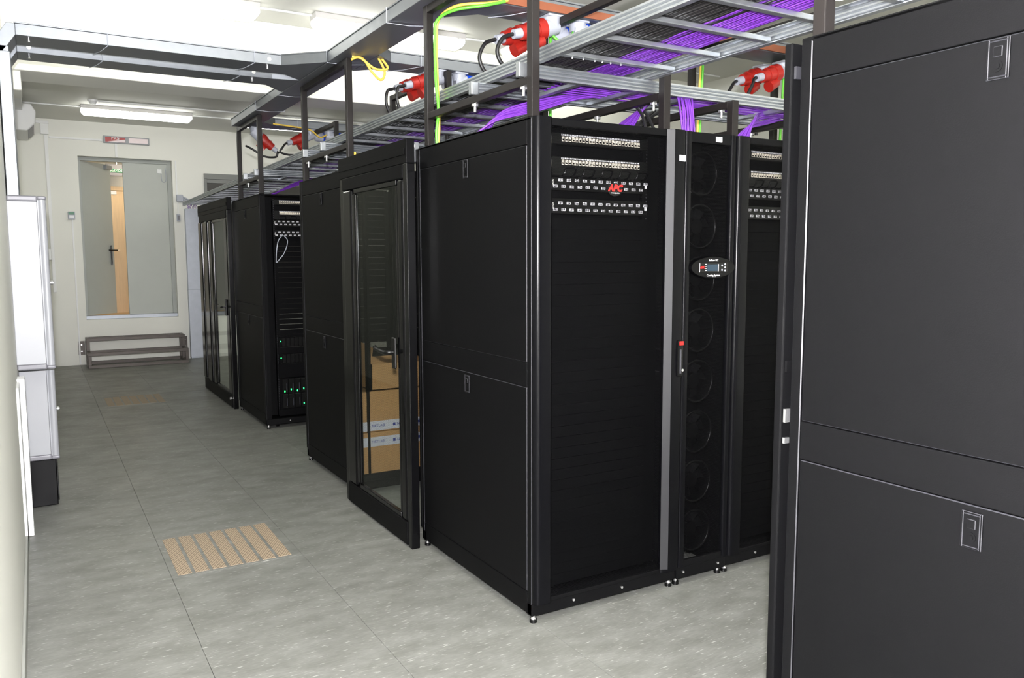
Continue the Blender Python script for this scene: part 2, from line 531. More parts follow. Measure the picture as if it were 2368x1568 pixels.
c0, c1 = leafpt(L-0.12, -0.03), leafpt(L-0.02, -0.03)
MB().bar((c0[0], c0[1], 2.74), (c1[0], c1[1], 2.74), 0.06, 0.06).build('door_closer', 'galv_dull', ll, bev=0.006)

# door_2: grey frame with a dark leaf, mostly behind the racks
d2 = struct(MB().box(0.55, 2.3, Y1-0.03, Y1, 2.6, 2.68).build('door_2', 'frame2', bev=0.004))
MB().box(0.55, 0.59, Y1-0.03, Y1, 0.6, 2.6).build('door_jamb', 'frame2', d2, bev=0.004)
MB().box(0.59, 2.3, Y1-0.02, Y1, 2.545, 2.6).build('door_rail', 'frame2', d2, bev=0.004)
MB().box(0.59, 2.3, Y1-0.012, Y1, 0.6, 2.545).build('door_leaf', 'dkdoor', d2, bev=0.003)

# ------------------------------------------------------------------ server racks
RW, RD, RH, RZ = 0.75, 1.07, 1.991, 0.033

def quarter(cx, cy, r, a0, a1, n=6):
    return [(cx+r*math.cos(math.radians(a0+(a1-a0)*i/n)), cy+r*math.sin(math.radians(a0+(a1-a0)*i/n))) for i in range(n+1)]

def post_round(mb, poly, z0, z1):
    """vertical extrusion with smooth sides"""
    n = len(poly)
    vs = [(p[0], p[1], z0) for p in poly]+[(p[0], p[1], z1) for p in poly]
    mb.add(vs, [(i, (i+1) % n, n+(i+1) % n, n+i) for i in range(n)], True)
    mb.add(vs[:n], [tuple(range(n))[::-1]])
    mb.add(vs[n:], [tuple(range(n))])

def make_rack(label, loc, rot=0, front=True, rear=True, blanks=(1.62, 0.12), lat=0, gap=0.0012, full=False):
    r = thing('server_rack', label, 'rack', (0, 0, 0), 'tall black server racks')
    for x0 in (0.012, RW-0.052):
        for y0 in (0.035, RD-0.075):
            MB().box(x0, x0+0.04, y0, y0+0.04, RZ+0.05, RH-0.012).build('corner_post', 'black', r)
    MB().box(0.0, RW, 0.012, RD-0.012, RH-0.012, RH).build('roof', 'black', r, bev=0.003)
    bf = MB().box(0.0, RW, 0.008, 0.05, RZ, RZ+0.05).build('base_frame', 'black', r, bev=0.003)
    MB().box(0.0, RW, RD-0.05, RD-0.008, RZ, RZ+0.05).build('base_frame', 'black', r, bev=0.003)
    for x0 in (0.004, RW-0.044):
        MB().box(x0, x0+0.04, 0.05, RD-0.05, RZ, RZ+0.05).build('base_frame', 'black', r, bev=0.003)
    MB().box(0.04, RW-0.04, 0.05, RD-0.05, RZ+0.02, RZ+0.03).build('base_plate', 'black_in', r)
    for x0 in (0.20, 0.45):
        MB().cyl((x0, 0.009, RZ+0.028), (x0, 0.003, RZ+0.028), 0.0055, n=10).build('bolt', 'zinc', bf)
    for sd in (0, 1):
        X0 = 0.0 if sd == 0 else RW-0.014
        X1 = 0.014 if sd == 0 else RW
        for z0, z1 in ((1.8905, RH-0.002), (0.957, 1.0525), (RZ+0.004, 0.1245)):
            MB().box(X0, X1, 0.046, RD-0.03, z0, z1).build('panel_strip', 'black', r, bev=0.002)
        for y0, y1 in ((0.012, 0.0435), (RD-0.028, RD-0.002)):
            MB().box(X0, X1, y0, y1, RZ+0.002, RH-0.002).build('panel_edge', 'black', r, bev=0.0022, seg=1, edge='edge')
        for z0, z1, zl in ((1.055, 1.888, 1.846), (0.127, 0.9545, 0.902)):
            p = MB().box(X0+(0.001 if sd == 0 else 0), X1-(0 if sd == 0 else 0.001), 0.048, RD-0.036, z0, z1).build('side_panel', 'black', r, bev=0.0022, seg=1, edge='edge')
            xa = -0.004 if sd == 0 else RW-0.002
            yc = 0.553 if lat == 0 else 0.488
            if sd != lat:
                continue
            fr = MB()
            fr.box(xa, xa+0.006, yc-0.022, yc-0.0175, zl-0.039, zl+0.039).box(xa, xa+0.006, yc+0.0175, yc+0.022, zl-0.039, zl+0.039)
            fr.box(xa, xa+0.006, yc-0.0175, yc+0.0175, zl-0.039, zl-0.034).box(xa, xa+0.006, yc-0.0175, yc+0.0175, zl+0.034, zl+0.039)
            fr.box(xa+0.0015, xa+0.006, yc-0.0175, yc+0.0175, zl-0.034, zl+0.034)
            sx = -1 if sd == 0 else 1
            xs = xa+0.0015 if sd == 0 else xa+0.0045
            fr.box(min(xs, xs+sx*0.003), max(xs, xs+sx*0.003), yc-0.009, yc+0.009, zl+0.004, zl+0.024)
            fr.cyl((xs, yc, zl-0.014), (xs+sx*0.003, yc, zl-0.014), 0.011, n=14)
            fr.cyl((xs, yc, zl-0.014), (xs+sx*0.0045, yc, zl-0.014), 0.006, n=12)
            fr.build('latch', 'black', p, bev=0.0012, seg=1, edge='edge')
    for x0 in (0.02, RW-0.02):
        for y0 in (0.03, RD-0.02):
            f_ = MB().cyl((x0, y0, 0), (x0, y0, 0.014), 0.016, 0.015, 18).build('foot', 'handle', r)
            MB().cyl((x0, y0, 0.014), (x0, y0, RZ+0.01), 0.0075, n=12).cyl((x0, y0, 0.014), (x0, y0, 0.02), 0.012, 0.008, 12).build('foot_screw', 'zinc', f_)
    for x0 in (0.1, RW-0.12):
        for y0 in (0.09, RD-0.12):
            MB().cyl((x0, y0, 0.022), (x0+0.022, y0, 0.022), 0.022, n=18).build('caster', 'handle', r)
    for x0 in (0.118, 0.597):
        for y0 in (0.085, RD-0.14):
            rl = MB().box(x0, x0+0.036, y0, y0+0.004, 0.1, RH-0.05).box(x0 if x0 < 0.3 else x0+0.032, x0+0.004 if x0 < 0.3 else x0+0.036, y0, y0+0.06, 0.1, RH-0.05).build('mounting_rail', 'black_in', r)
            if y0 < 0.2:
                hs = MB()
                xc = x0+0.014 if x0 < 0.3 else x0+0.022
                for q in range(0, 123):
                    z = 0.14+q*0.01482
                    hs.box(xc-0.0028, xc+0.0028, y0-0.0006, y0, z, z+0.0056)
                ho = hs.build('rail_holes', 'zinc' if False else 'bezel', rl)
                ho['kind'] = 'stuff'
    if blanks:
        z = blanks[0]
        while z > blanks[1]:
            MB().box(0.13, 0.62, 0.078, 0.083, z-0.0445+gap, z).build('blanking_panel', 'black_in', r)
            z -= 0.0445
    if full:
        for xa_, xb_ in ((0.053, 0.118), (0.634, RW-0.053)):
            MB().box(xa_, xb_, 0.1, 0.104, 0.1, RH-0.02).build('air_baffle', 'black_in', r)
        MB().box(0.119, 0.632, 0.15, 0.154, 1.6, RH-0.02).build('backing_plate', 'black_in', r)
    if front:
        fd = MB()
        post_round(fd, quarter(0.022, 0.0, 0.022, 180, 270)+[(0.0235, -0.022), (0.063, -0.022), (0.066, -0.0215), (0.0775, -0.0125), (0.078, -0.011), (0.078, 0.007), (0.077, 0.008), (0.001, 0.008), (0.0, 0.007)], RZ+0.055, RH-0.001)
        d = fd.build('front_door', 'satin', r)
        fd = MB()
        post_round(fd, [(0.649, 0.008), (0.648, 0.007), (0.648, -0.007), (0.649, -0.0085), (0.677, -0.0235), (0.679, -0.024), (0.682, -0.024), (RW-0.0245, -0.0222)]+quarter(RW-0.022, 0.0, 0.022, 270, 360)+[(RW, 0.007), (RW-0.001, 0.008)], RZ+0.055, RH-0.001)
        fd.build('door_stile', 'satin', d)
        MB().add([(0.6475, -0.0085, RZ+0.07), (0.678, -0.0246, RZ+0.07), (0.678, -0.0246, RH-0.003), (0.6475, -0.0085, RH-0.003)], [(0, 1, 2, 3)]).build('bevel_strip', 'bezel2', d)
        MB().box(0.078, 0.648, -0.008, 0.008, RH-0.03, RH-0.001).build('door_rail', 'black', d, bev=0.003)
        MB().box(0.078, 0.648, -0.008, 0.008, RZ+0.055, RZ+0.072).build('door_rail', 'black', d, bev=0.003)
        MB().add([(0.076, 0.0, RZ+0.072), (0.65, 0.0, RZ+0.072), (0.65, 0.0, RH-0.03), (0.076, 0.0, RH-0.03)], [(0, 1, 2, 3)]).build('perforated_sheet', 'perf', d)
        MB().add([(0.078, -0.006, RZ+0.07), (0.648, -0.006, RZ+0.07), (0.648, -0.001, RZ+0.098), (0.078, -0.001, RZ+0.098)], [(0, 1, 2, 3)]).build('kick_strip', 'perf', d)
        n = 28
        lg = MB().add([(0.386+0.036*math.cos(2*math.pi*i/n), -0.003, 1.7325+0.026*math.sin(2*math.pi*i/n)) for i in range(n)]+[(0.386+0.036*math.cos(2*math.pi*i/n), 0.0, 1.7325+0.026*math.sin(2*math.pi*i/n)) for i in range(n)],
                      [tuple(range(n))]+[(i, i+n, (i+1) % n+n, (i+1) % n) for i in range(n)]).build('badge', 'handle', d)
        text('APC', 0.036, 'redink', 'lettering', lg, (0.386, -0.0036, 1.737), shear=0.25, bold=0.0016)
        text('www.apc.com', 0.0075, 'whiteink', 'lettering', lg, (0.386, -0.0036, 1.719))
        h = MB().box(0.712, 0.741, -0.032, -0.02, 0.95, 1.108).build('door_handle', 'handle', d, bev=0.006)
        MB().box(0.716, 0.724, -0.040, -0.032, 0.965, 1.07).build('handle_grip', 'bezel', h, bev=0.003)
        MB().box(0.716, 0.738, -0.0335, -0.032, 1.088, 1.104).build('handle_badge', 'redink', h)
        MB().cyl((0.731, -0.038, 0.98), (0.731, -0.032, 0.98), 0.006, n=12).build('lock', 'zinc', h)
    if rear:
        rd = MB().box(0.0, 0.035, RD, RD+0.02, RZ+0.055, RH-0.001).build('rear_door', 'black', r, bev=0.003)
        MB().box(RW-0.035, RW, RD, RD+0.02, RZ+0.055, RH-0.001).build('door_stile', 'black', rd, bev=0.003)
        MB().box(0.035, RW-0.035, RD, RD+0.02, RH-0.045, RH-0.001).build('door_rail', 'black', rd, bev=0.003)
        MB().box(0.035, RW-0.035, RD, RD+0.02, RZ+0.055, RZ+0.1).build('door_rail', 'black', rd, bev=0.003)
        MB().add([(0.035, RD+0.01, RZ+0.1), (RW-0.035, RD+0.01, RZ+0.1), (RW-0.035, RD+0.01, RH-0.045), (0.035, RD+0.01, RH-0.045)], [(3, 2, 1, 0)]).build('perforated_sheet', 'perf', rd)
    r.location = loc
    r.rotation_euler = (0, 0, rot)
    return r

YC1 = 3.111      # front plane of the row behind the first glass door (faces away)
YD = 4.291       # front plane of the far row
YF = -1.224      # front plane of the foreground row (faces away)
rackA = make_rack('black server rack with perforated front door at the near corner of the row', (0, 0, 0), full=True)
MB().box(0.704, 0.737, -0.0255, -0.0225, 1.861, 1.886).build('label_sticker', 'paper', rackA)
text('ШКАФ', 0.008, 'ink', 'label_print', rackA, (0.7205, -0.026, 1.877))
text('СЕРВ 1', 0.008, 'ink', 'label_print', rackA, (0.7205, -0.026, 1.868))
rackB = make_rack('black server rack right of the slim cooling unit, half hidden by the foreground rack', (1.05, 0, 0), full=True, lat=2)
rackC = make_rack('black server rack with cardboard boxes inside, left of the open glass door leaf', (RW, YC1, 0), math.pi, front=True, blanks=(1.95, 0.85), lat=1)
rackD = make_rack('far black server rack without a front door, green lights at its bottom', (0, YD, 0), 0, front=False, rear=True, blanks=(1.60, 0.80), gap=0.004, full=True)
rackF = make_rack('large dark foreground server rack seen from its side at the right edge', (RW, YF, 0), math.pi, front=False, rear=False, lat=1)
# the foreground rack's front door stands slightly ajar
fdr = MB().box(0.0, RW, YF+0.016, YF+0.04, RZ+0.05, RH-0.003)
dF = fdr.build('front_door', 'black', None, bev=0.004)
dF.parent = rackF
dF.matrix_parent_inverse = Matrix.LocRotScale(Vector((RW, YF, 0)), Matrix.Rotation(math.pi, 3, 'Z'), None).inverted()
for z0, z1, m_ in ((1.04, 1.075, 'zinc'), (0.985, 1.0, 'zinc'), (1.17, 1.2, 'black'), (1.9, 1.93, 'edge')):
    o = MB().box(0.003, 0.02, YF+0.004, YF+0.011, z0, z1).build('latch_plate', m_)
    o.parent = rackF
    o.matrix_parent_inverse = dF.matrix_parent_inverse

# ---------------- equipment mounted in the racks
def make_patch(name='patch_panel'):
    t = thing(name, '', 'patch panel', (0, 0, 0), 'patch panels in the racks')
    MB().box(-0.241, 0.241, 0, 0.004, -0.022, 0.022).build('panel_plate', 'handle', t, bev=0.0015, seg=1)
    MB().box(-0.241+0.05, 0.241-0.05, 0.004, 0.05, -0.018, 0.018).build('rear_body', 'black_in', t)
    st = MB()
    for i in range(48):
        x = -0.196+i*0.00822
        st.box(x, x+0.0052, -0.0012, 0.0, 0.0115, 0.0175)
    so = st.build('label_strip', 'sock', t)
    so['kind'] = 'stuff'
    pm = MB().box(-0.0056, 0.0056, -0.003, 0.0, -0.0105, 0.0085).mesh('port', 'port')
    im = MB().box(-0.0042, 0.0042, -0.0034, -0.003, -0.0075, -0.0015).mesh('port_mouth', 'black_in')
    for i in range(24):
        p = bpy.data.objects.new('port', pm)
        COL.objects.link(p)
        p.parent = t
        p.location = (-0.189+i*0.01652, 0, 0)
        q = bpy.data.objects.new('port_mouth', im)
        COL.objects.link(q)
        q.parent = p
    return t

def make_sockpanel():
    t = thing('socket_panel', '', 'socket panel', (0, 0, 0), 'two-row socket panels in the racks')
    MB().box(-0.241, 0.241, 0, 0.004, -0.03, 0.03).build('panel_plate', 'handle', t, bev=0.0015, seg=1)
    pm = MB().box(-0.0092, 0.0092, -0.003, 0.0, -0.0052, 0.0052).mesh('socket', 'sock')
    bm_ = MB().box(-0.0013, 0.0013, -0.0034, -0.003, -0.0042, 0.0042).box(-0.0062, -0.0036, -0.0034, -0.003, -0.0042, 0.0042).box(0.0036, 0.0062, -0.0034, -0.003, -0.0042, 0.0042).mesh('socket_slot', 'black_in')
    for row in (0, 1):
        for i in range(12):
            p = bpy.data.objects.new('socket', pm)
            COL.objects.link(p)
            p.parent = t
            p.location = (-0.213+row*0.025-0.012+i*0.0392, 0, -0.0145+row*0.0255)
            q = bpy.data.objects.new('socket_slot', bm_)
            COL.objects.link(q)
            q.parent = p
    MB().box(-0.240, -0.232, -0.002, 0, -0.012, 0.012).build('bracket', 'zinc', t)
    MB().box(0.228, 0.238, -0.002, 0, -0.008, 0.006).build('bracket', 'paper', t)
    return t

def make_manager():
    t = thing('cable_manager', '', 'cable manager', (0, 0, 0), 'cable managers in the racks')
    MB().box(-0.241, 0.241, 0, 0.004, -0.021, 0.021).build('panel_plate', 'handle', t, bev=0.0015, seg=1)
    for i in range(5):
        x = -0.18+i*0.09
        pts = [(x-0.03, 0, -0.014), (x-0.03, -0.03, -0.016), (x-0.024, -0.04, -0.002), (x-0.02, -0.04, 0.012), (x+0.02, -0.04, 0.014), (x+0.03, -0.036, 0.008), (x+0.03, -0.02, -0.012), (x+0.03, 0, -0.014)]
        MB().tube(spline(pts, 4), 0.0035, 6).build('ring', 'gloss', t)
    return t

proto_p, proto_s, proto_m = make_patch(), make_sockpanel(), make_manager()
first = {'p': True, 's': True, 'm': True}
def place(kind, proto, loc, label):
    if first[kind]:
        first[kind] = False
        o = proto
    else:
        o = copy_tree(proto)
    o.location = loc
    o['label'] = label
    return o
for rx, ry, w_ in ((0.375, 0.076, 'in the near corner rack'), (1.425, 0.076, 'in the rack right of the cooling unit'), (0.375, YD+0.076, 'in the far doorless rack')):
    place('p', proto_p, (rx, ry, 1.929), 'upper patch panel with cream ports '+w_)
    place('p', proto_p, (rx, ry, 1.838), 'lower patch panel with cream ports '+w_)
    place('m', proto_m, (rx, ry, 1.797), 'black ringed cable manager '+w_)
    place('s', proto_s, (rx, ry, 1.757), 'upper black panel with white sockets '+w_)
    place('s', proto_s, (rx, ry, 1.666), 'lower black panel with white sockets '+w_)
for z, w_ in ((0.735, 'upper'), (0.59, 'lower')):
    t = thing('disk_shelf', 'black disk shelf with a small green light in the far rack, the '+w_+' one', 'server', (0.375, YD+0.07, z), 'disk shelves in the far rack')
    MB().box(0.136, 0.616, YD+0.07, YD+0.6, z-0.043, z+0.043).build('chassis', 'black_in', t, bev=0.002)
    for i in range(12):
        x = 0.165+i*0.036
        MB().box(x, x+0.03, YD+0.062, YD+0.07, z-0.036, z+0.036).build('drive_bay', 'handle', t, bev=0.002, seg=1)
    MB().box(0.150, 0.158, YD+0.064, YD+0.07, z+0.004, z+0.012).build('status_light', 'led', t)
t = thing('blade_chassis', 'black blade server chassis with rows of green lights at the bottom of the far rack', 'server', (0.375, YD+0.07, 0.15))
MB().box(0.136, 0.616, YD+0.07, YD+0.75, 0.15, 0.42).build('chassis', 'black_in', t, bev=0.002)
for i in range(8):
    x = 0.155+i*0.055
    for z0, z1 in ((0.16, 0.28), (0.29, 0.41)):
        b_ = MB().box(x, x+0.048, YD+0.06, YD+0.07, z0, z1).build('blade', 'handle', t, bev=0.002, seg=1)
        MB().box(x+0.034, x+0.039, YD+0.052, YD+0.06, z0+0.02, z1-0.035).build('blade_lever', 'drive', b_)
        if z0 > 0.2 or i in (3, 5):
            MB().box(x+0.016, x+0.024, YD+0.056, YD+0.06, z0+0.01+0.014*(i % 2), z0+0.024+0.014*(i % 2)).build('status_light', 'led', b_)
for z0, z1 in ((0.78, 0.8), (0.635, 0.69), (0.425, 0.545), (0.09, 0.148)):
    o = MB().box(0.13, 0.62, YD+0.078, YD+0.083, z0, z1).build('blanking_panel', 'black_in', None)
    o.parent = rackD
    o.matrix_parent_inverse = Matrix.Translation((0, -YD, 0))
t = thing('loose_cable', 'thin grey cable hanging in a loop at the left rail of the far rack', 'cable', (0.16, YD+0.06, 1.65))
MB().tube(spline([(0.2, YD+0.07, 1.655), (0.155, YD+0.05, 1.6), (0.135, YD+0.04, 1.5), (0.13, YD+0.04, 1.42)], 8), 0.004, 6).build('strand', 'grey', t)
MB().tube(spline([(0.21, YD+0.07, 1.65), (0.235, YD+0.05, 1.6), (0.2, YD+0.04, 1.5), (0.135, YD+0.04, 1.42)], 8), 0.004, 6).build('strand', 'grey', t)

# ---------------- slim in-row cooling unit
cu = thing('cooling_unit', 'slim black cooling unit with round fans behind a mesh door, between two racks', 'cooler', (0.75, 0, 0))
CX0, CX1 = 0.752, 1.048
MB().box(CX0, CX0+0.01, 0.012, RD, RZ, RH).build('side_wall', 'black', cu)
MB().box(CX1-0.01, CX1, 0.012, RD, RZ, RH).build('side_wall', 'black', cu)
MB().box(CX0+0.01, CX1-0.01, 0.012, RD, RH-0.01, RH).build('roof', 'black', cu)
MB().box(CX0, CX1, 0.0, 0.05, RZ, RZ+0.052).build('base_frame', 'black', cu, bev=0.003)
MB().box(CX0+0.01, CX1-0.01, 0.2, 0.21, RZ+0.05, RH-0.01).build('fan_wall', 'black_in', cu)
fd = MB()
post_round(fd, quarter(CX0+0.012, 0.0, 0.012, 180, 270)+[(CX0+0.0135, -0.012), (CX0+0.029, -0.012), (CX0+0.03, -0.0115), (CX0+0.034, 0.009), (CX0+0.033, 0.01), (CX0+0.001, 0.01), (CX0, 0.009)], RZ+0.055, RH-0.001)
dd = fd.build('front_door', 'satin', cu)
fd = MB()
post_round(fd, [(CX1-0.035, 0.01), (CX1-0.036, 0.009), (CX1-0.03, -0.0115), (CX1-0.029, -0.012), (CX1-0.0135, -0.012)]+quarter(CX1-0.012, 0.0, 0.012, 270, 360)+[(CX1, 0.01)], RZ+0.055, RH-0.001)
fd.build('door_stile', 'satin', dd)
MB().box(CX0+0.034, CX1-0.036, -0.01, 0.008, 1.945, RH-0.001).build('door_rail', 'black', dd, bev=0.003)
MB().box(CX0+0.034, CX1-0.036, -0.01, 0.008, RZ+0.055, RZ+0.085).build('door_rail', 'black', dd, bev=0.003)
MB().add([(CX0+0.03, 0, RZ+0.085), (CX1-0.03, 0, RZ+0.085), (CX1-0.03, 0, 1.945), (CX0+0.03, 0, 1.945)], [(0, 1, 2, 3)]).build('perforated_sheet', 'perf', dd)
MB().box(0.922, 0.957, -0.0125, -0.01, 1.955, 1.977).build('label_sticker', 'paper', dd)
text('ШКАФ', 0.008, 'ink', 'label_print', dd, (0.9395, -0.0132, 1.97))
text('ХОЛОД 1', 0.007, 'ink', 'label_print', dd, (0.9395, -0.0132, 1.962))
for i in range(8):
    z = 1.826-0.2297*i
    xc = 0.9
    f_ = MB()
    n = 40
    vs, fs = [], []
    prof = ((0.098, 0.055), (0.094, 0.048), (0.088, 0.055), (0.082, 0.1))
    for rr, yy in prof:
        vs += [(xc+rr*math.cos(2*math.pi*k/n), yy, z+rr*math.sin(2*math.pi*k/n)) for k in range(n)]
    for a in range(len(prof)-1):
        fs += [(a*n+k, (a+1)*n+k, (a+1)*n+(k+1) % n, a*n+(k+1) % n) for k in range(n)]
    f_.add(vs, fs, True)
    fo = f_.build('fan_ring', 'oval', cu)
    MB().cyl((xc, 0.075, z), (xc, 0.12, z), 0.034, 0.038, 20).build('fan_hub', 'black_in', fo)
    for q in range(7):
        a = 2*math.pi*q/7
        ca, sa = math.cos(a), math.sin(a)
        ca2, sa2 = math.cos(a+0.5), math.sin(a+0.5)
        MB().add([(xc+0.034*ca, 0.085, z+0.034*sa), (xc+0.081*ca, 0.08, z+0.081*sa), (xc+0.081*ca2, 0.1, z+0.081*sa2), (xc+0.034*ca2, 0.11, z+0.034*sa2),
                  (xc+0.034*ca, 0.087, z+0.034*sa), (xc+0.081*ca, 0.082, z+0.081*sa), (xc+0.081*ca2, 0.102, z+0.081*sa2), (xc+0.034*ca2, 0.112, z+0.034*sa2)],
                 [(0, 1, 2, 3), (7, 6, 5, 4), (0, 4, 5, 1), (1, 5, 6, 2), (2, 6, 7, 3), (3, 7, 4, 0)]).build('fan_blade', 'black_in', fo)
n = 40
ov = MB()
ov.add([(0.914+0.127*math.cos(2*math.pi*i/n), -0.02, 1.4165+0.045*math.sin(2*math.pi*i/n)) for i in range(n)]+[(0.914+0.131*math.cos(2*math.pi*i/n), 0.0, 1.4165+0.049*math.sin(2*math.pi*i/n)) for i in range(n)],
       [tuple(range(n))]+[(i, i+n, (i+1) % n+n, (i+1) % n) for i in range(n)])
do = ov.build('display_panel', 'oval', cu)
MB().box(0.832, 1.0, -0.0225, -0.0195, 1.395, 1.437).build('display_bezel', 'handle', do, bev=0.0015, seg=1)
MB().box(0.876, 0.938, -0.0235, -0.0222, 1.401, 1.43).build('screen', 'screen', do)
MB().box(0.938, 0.942, -0.0238, -0.0222, 1.4, 1.431).build('screen_edge', 'paper', do)
text('APC', 0.0155, 'redink', 'lettering', do, (0.847, -0.0236, 1.417), shear=0.25, bold=0.0007)
text('InRow RC', 0.013, 'whiteink', 'lettering', do, (0.914, -0.0212, 1.4475))
text('Cooling System', 0.0125, 'whiteink', 'lettering', do, (0.914, -0.0212, 1.382))
for i in range(4):
    MB().box(0.864, 0.872, -0.0232, -0.0222, 1.402+i*0.009, 1.405+i*0.009).build('indicator', 'whiteink', do)
for bx, bz in ((0.962, 1.425), (0.98, 1.43), (0.98, 1.416), (0.962, 1.405), (0.98, 1.403)):
    MB().cyl((bx, -0.0222, bz), (bx, -0.0245, bz), 0.0042, n=12).build('button', 'grey', do)
for x0 in (CX0+0.02, CX1-0.02):
    f_ = MB().cyl((x0, 0.03, 0), (x0, 0.03, 0.014), 0.016, 0.015, 18).build('foot', 'handle', cu)
    MB().cyl((x0, 0.03, 0.014), (x0, 0.03, RZ+0.01), 0.0075, n=12).build('foot_screw', 'zinc', f_)
    f_ = MB().cyl((x0, 1.05, 0), (x0, 1.05, 0.014), 0.016, 0.015, 18).build('foot', 'handle', cu)
    MB().cyl((x0, 1.05, 0.014), (x0, 1.05, RZ+0.01), 0.0075, n=12).build('foot_screw', 'zinc', f_)
for x0 in (0.80, 0.98):
    MB().cyl((x0, 0.09, 0.022), (x0+0.022, 0.09, 0.022), 0.022, n=18).build('caster', 'handle', cu)
for x0 in (0.79, 1.0):
    MB().cyl((x0, 0.001, RZ+0.028), (x0, -0.005, RZ+0.028), 0.0055, n=10).build('bolt', 'zinc', cu)

# ---------------- glass containment doors
def aisle_door(label, xo, y0, y1, g0, g1, ztop, hy):
    """outer face at x=xo, frame from y0 (near) to y1 (far); glass from g0 to g1; handle at hy"""
    t = thing('aisle_door', label, 'glass door', (xo, (y0+y1)/2, 0), 'glass doors closing the aisles')
    xi = xo+0.045
    h = MB().box(xo, xi, y0, y1, ztop-0.115, ztop).build('header', 'black', t, bev=0.003)
    MB().box(xo-0.004, xo+0.002, y0+0.02, y1-0.02, ztop-0.075, ztop-0.045).build('header_cover', 'black', h, bev=0.001)
    MB().box(xo, xi, y0, y0+0.045, 0.0, ztop-0.115).build('jamb', 'gloss', t, bev=0.004, seg=3)
    MB().box(xo+0.008, xi, y1-0.07, y1, 0.0, ztop-0.115).build('jamb', 'gloss', t, bev=0.004, seg=3)
    lf = MB().box(xo-0.006, xo+0.03, y0+0.047, y1-0.072, 0.01, 0.13).build('door_leaf', 'black', t, bev=0.006, seg=3)
    MB().box(xo+0.002, xo+0.025, g0-0.01, g1+0.01, 0.13, 0.155).build('glazing_bead', 'gloss', lf, bev=0.003)
    MB().box(xo-0.004, xo+0.03, y0+0.047, y1-0.072, ztop-0.185, ztop-0.117).build('top_rail', 'black', lf, bev=0.004)
    MB().box(xo+0.002, xo+0.025, g0-0.01, g1+0.01, ztop-0.21, ztop-0.185).build('glazing_bead', 'gloss', lf, bev=0.003)
    for s0, s1 in ((y0+0.047, g0-0.035), (g1+0.045, y1-0.072)):
        k2 = max(1, round((s1-s0)/0.16))
        for q in range(k2):
            a2, b2_ = s0+(s1-s0)*q/k2, s0+(s1-s0)*(q+1)/k2
            MB().box(xo-0.004-0.012*(q % 2), xo+0.03, a2+0.001, b2_-0.001, 0.13, ztop-0.185).build('stile', 'gloss', lf, bev=0.016, seg=5)
    MB().box(xo+0.002, xo+0.028, g0-0.034, g0-0.0, 0.155, ztop-0.21).build('stile_insert', 'gloss', lf, bev=0.01, seg=4)
    MB().box(xo+0.002, xo+0.028, g1+0.0, g1+0.044, 0.155, ztop-0.21).build('stile_insert', 'gloss', lf, bev=0.01, seg=4)
    MB().box(xo+0.012, xo+0.016, g0-0.002, g1+0.002, 0.154, ztop-0.209).build('glass_pane', 'glass', lf)
    hp_ = MB().box(xo-0.018, xo-0.004, hy-0.022, hy+0.022, 0.9, 1.06).build('handle_plate', 'handle', lf, bev=0.008, seg=3)
    MB().tube(spline([(xo-0.014, hy, 0.985), (xo-0.045, hy+0.01, 0.985), (xo-0.05, hy+0.05, 0.982), (xo-0.05, hy+0.15, 0.99), (xo-0.05, hy+0.17, 1.0)], 6), 0.011, 10).build('lever', 'handle', hp_)
    return t
gd1 = aisle_door('black framed glass door closing the aisle beside the near corner rack, cardboard boxes behind it', -0.078, 1.024, 2.03, 1.175, 1.77, 2.03, 1.19)
MB().box(-0.033, 0.02, 1.095, 1.12, 1.93, 2.025).build('track_end', 'galv', gd1)
MB().box(-0.03, 0.0, 1.092, 1.095, 2.0, 2.012).build('label_sticker', 'paper', gd1)
gd2 = aisle_door('black framed glass door far back, next to the far doorless rack', -0.045, 5.40, 6.98, 5.62, 6.18, 2.03, 5.56)
MB().cyl((-0.07, 5.46, 0.1), (-0.045, 5.46, 0.1), 0.012).build('floor_bolt', 'zinc', gd2)

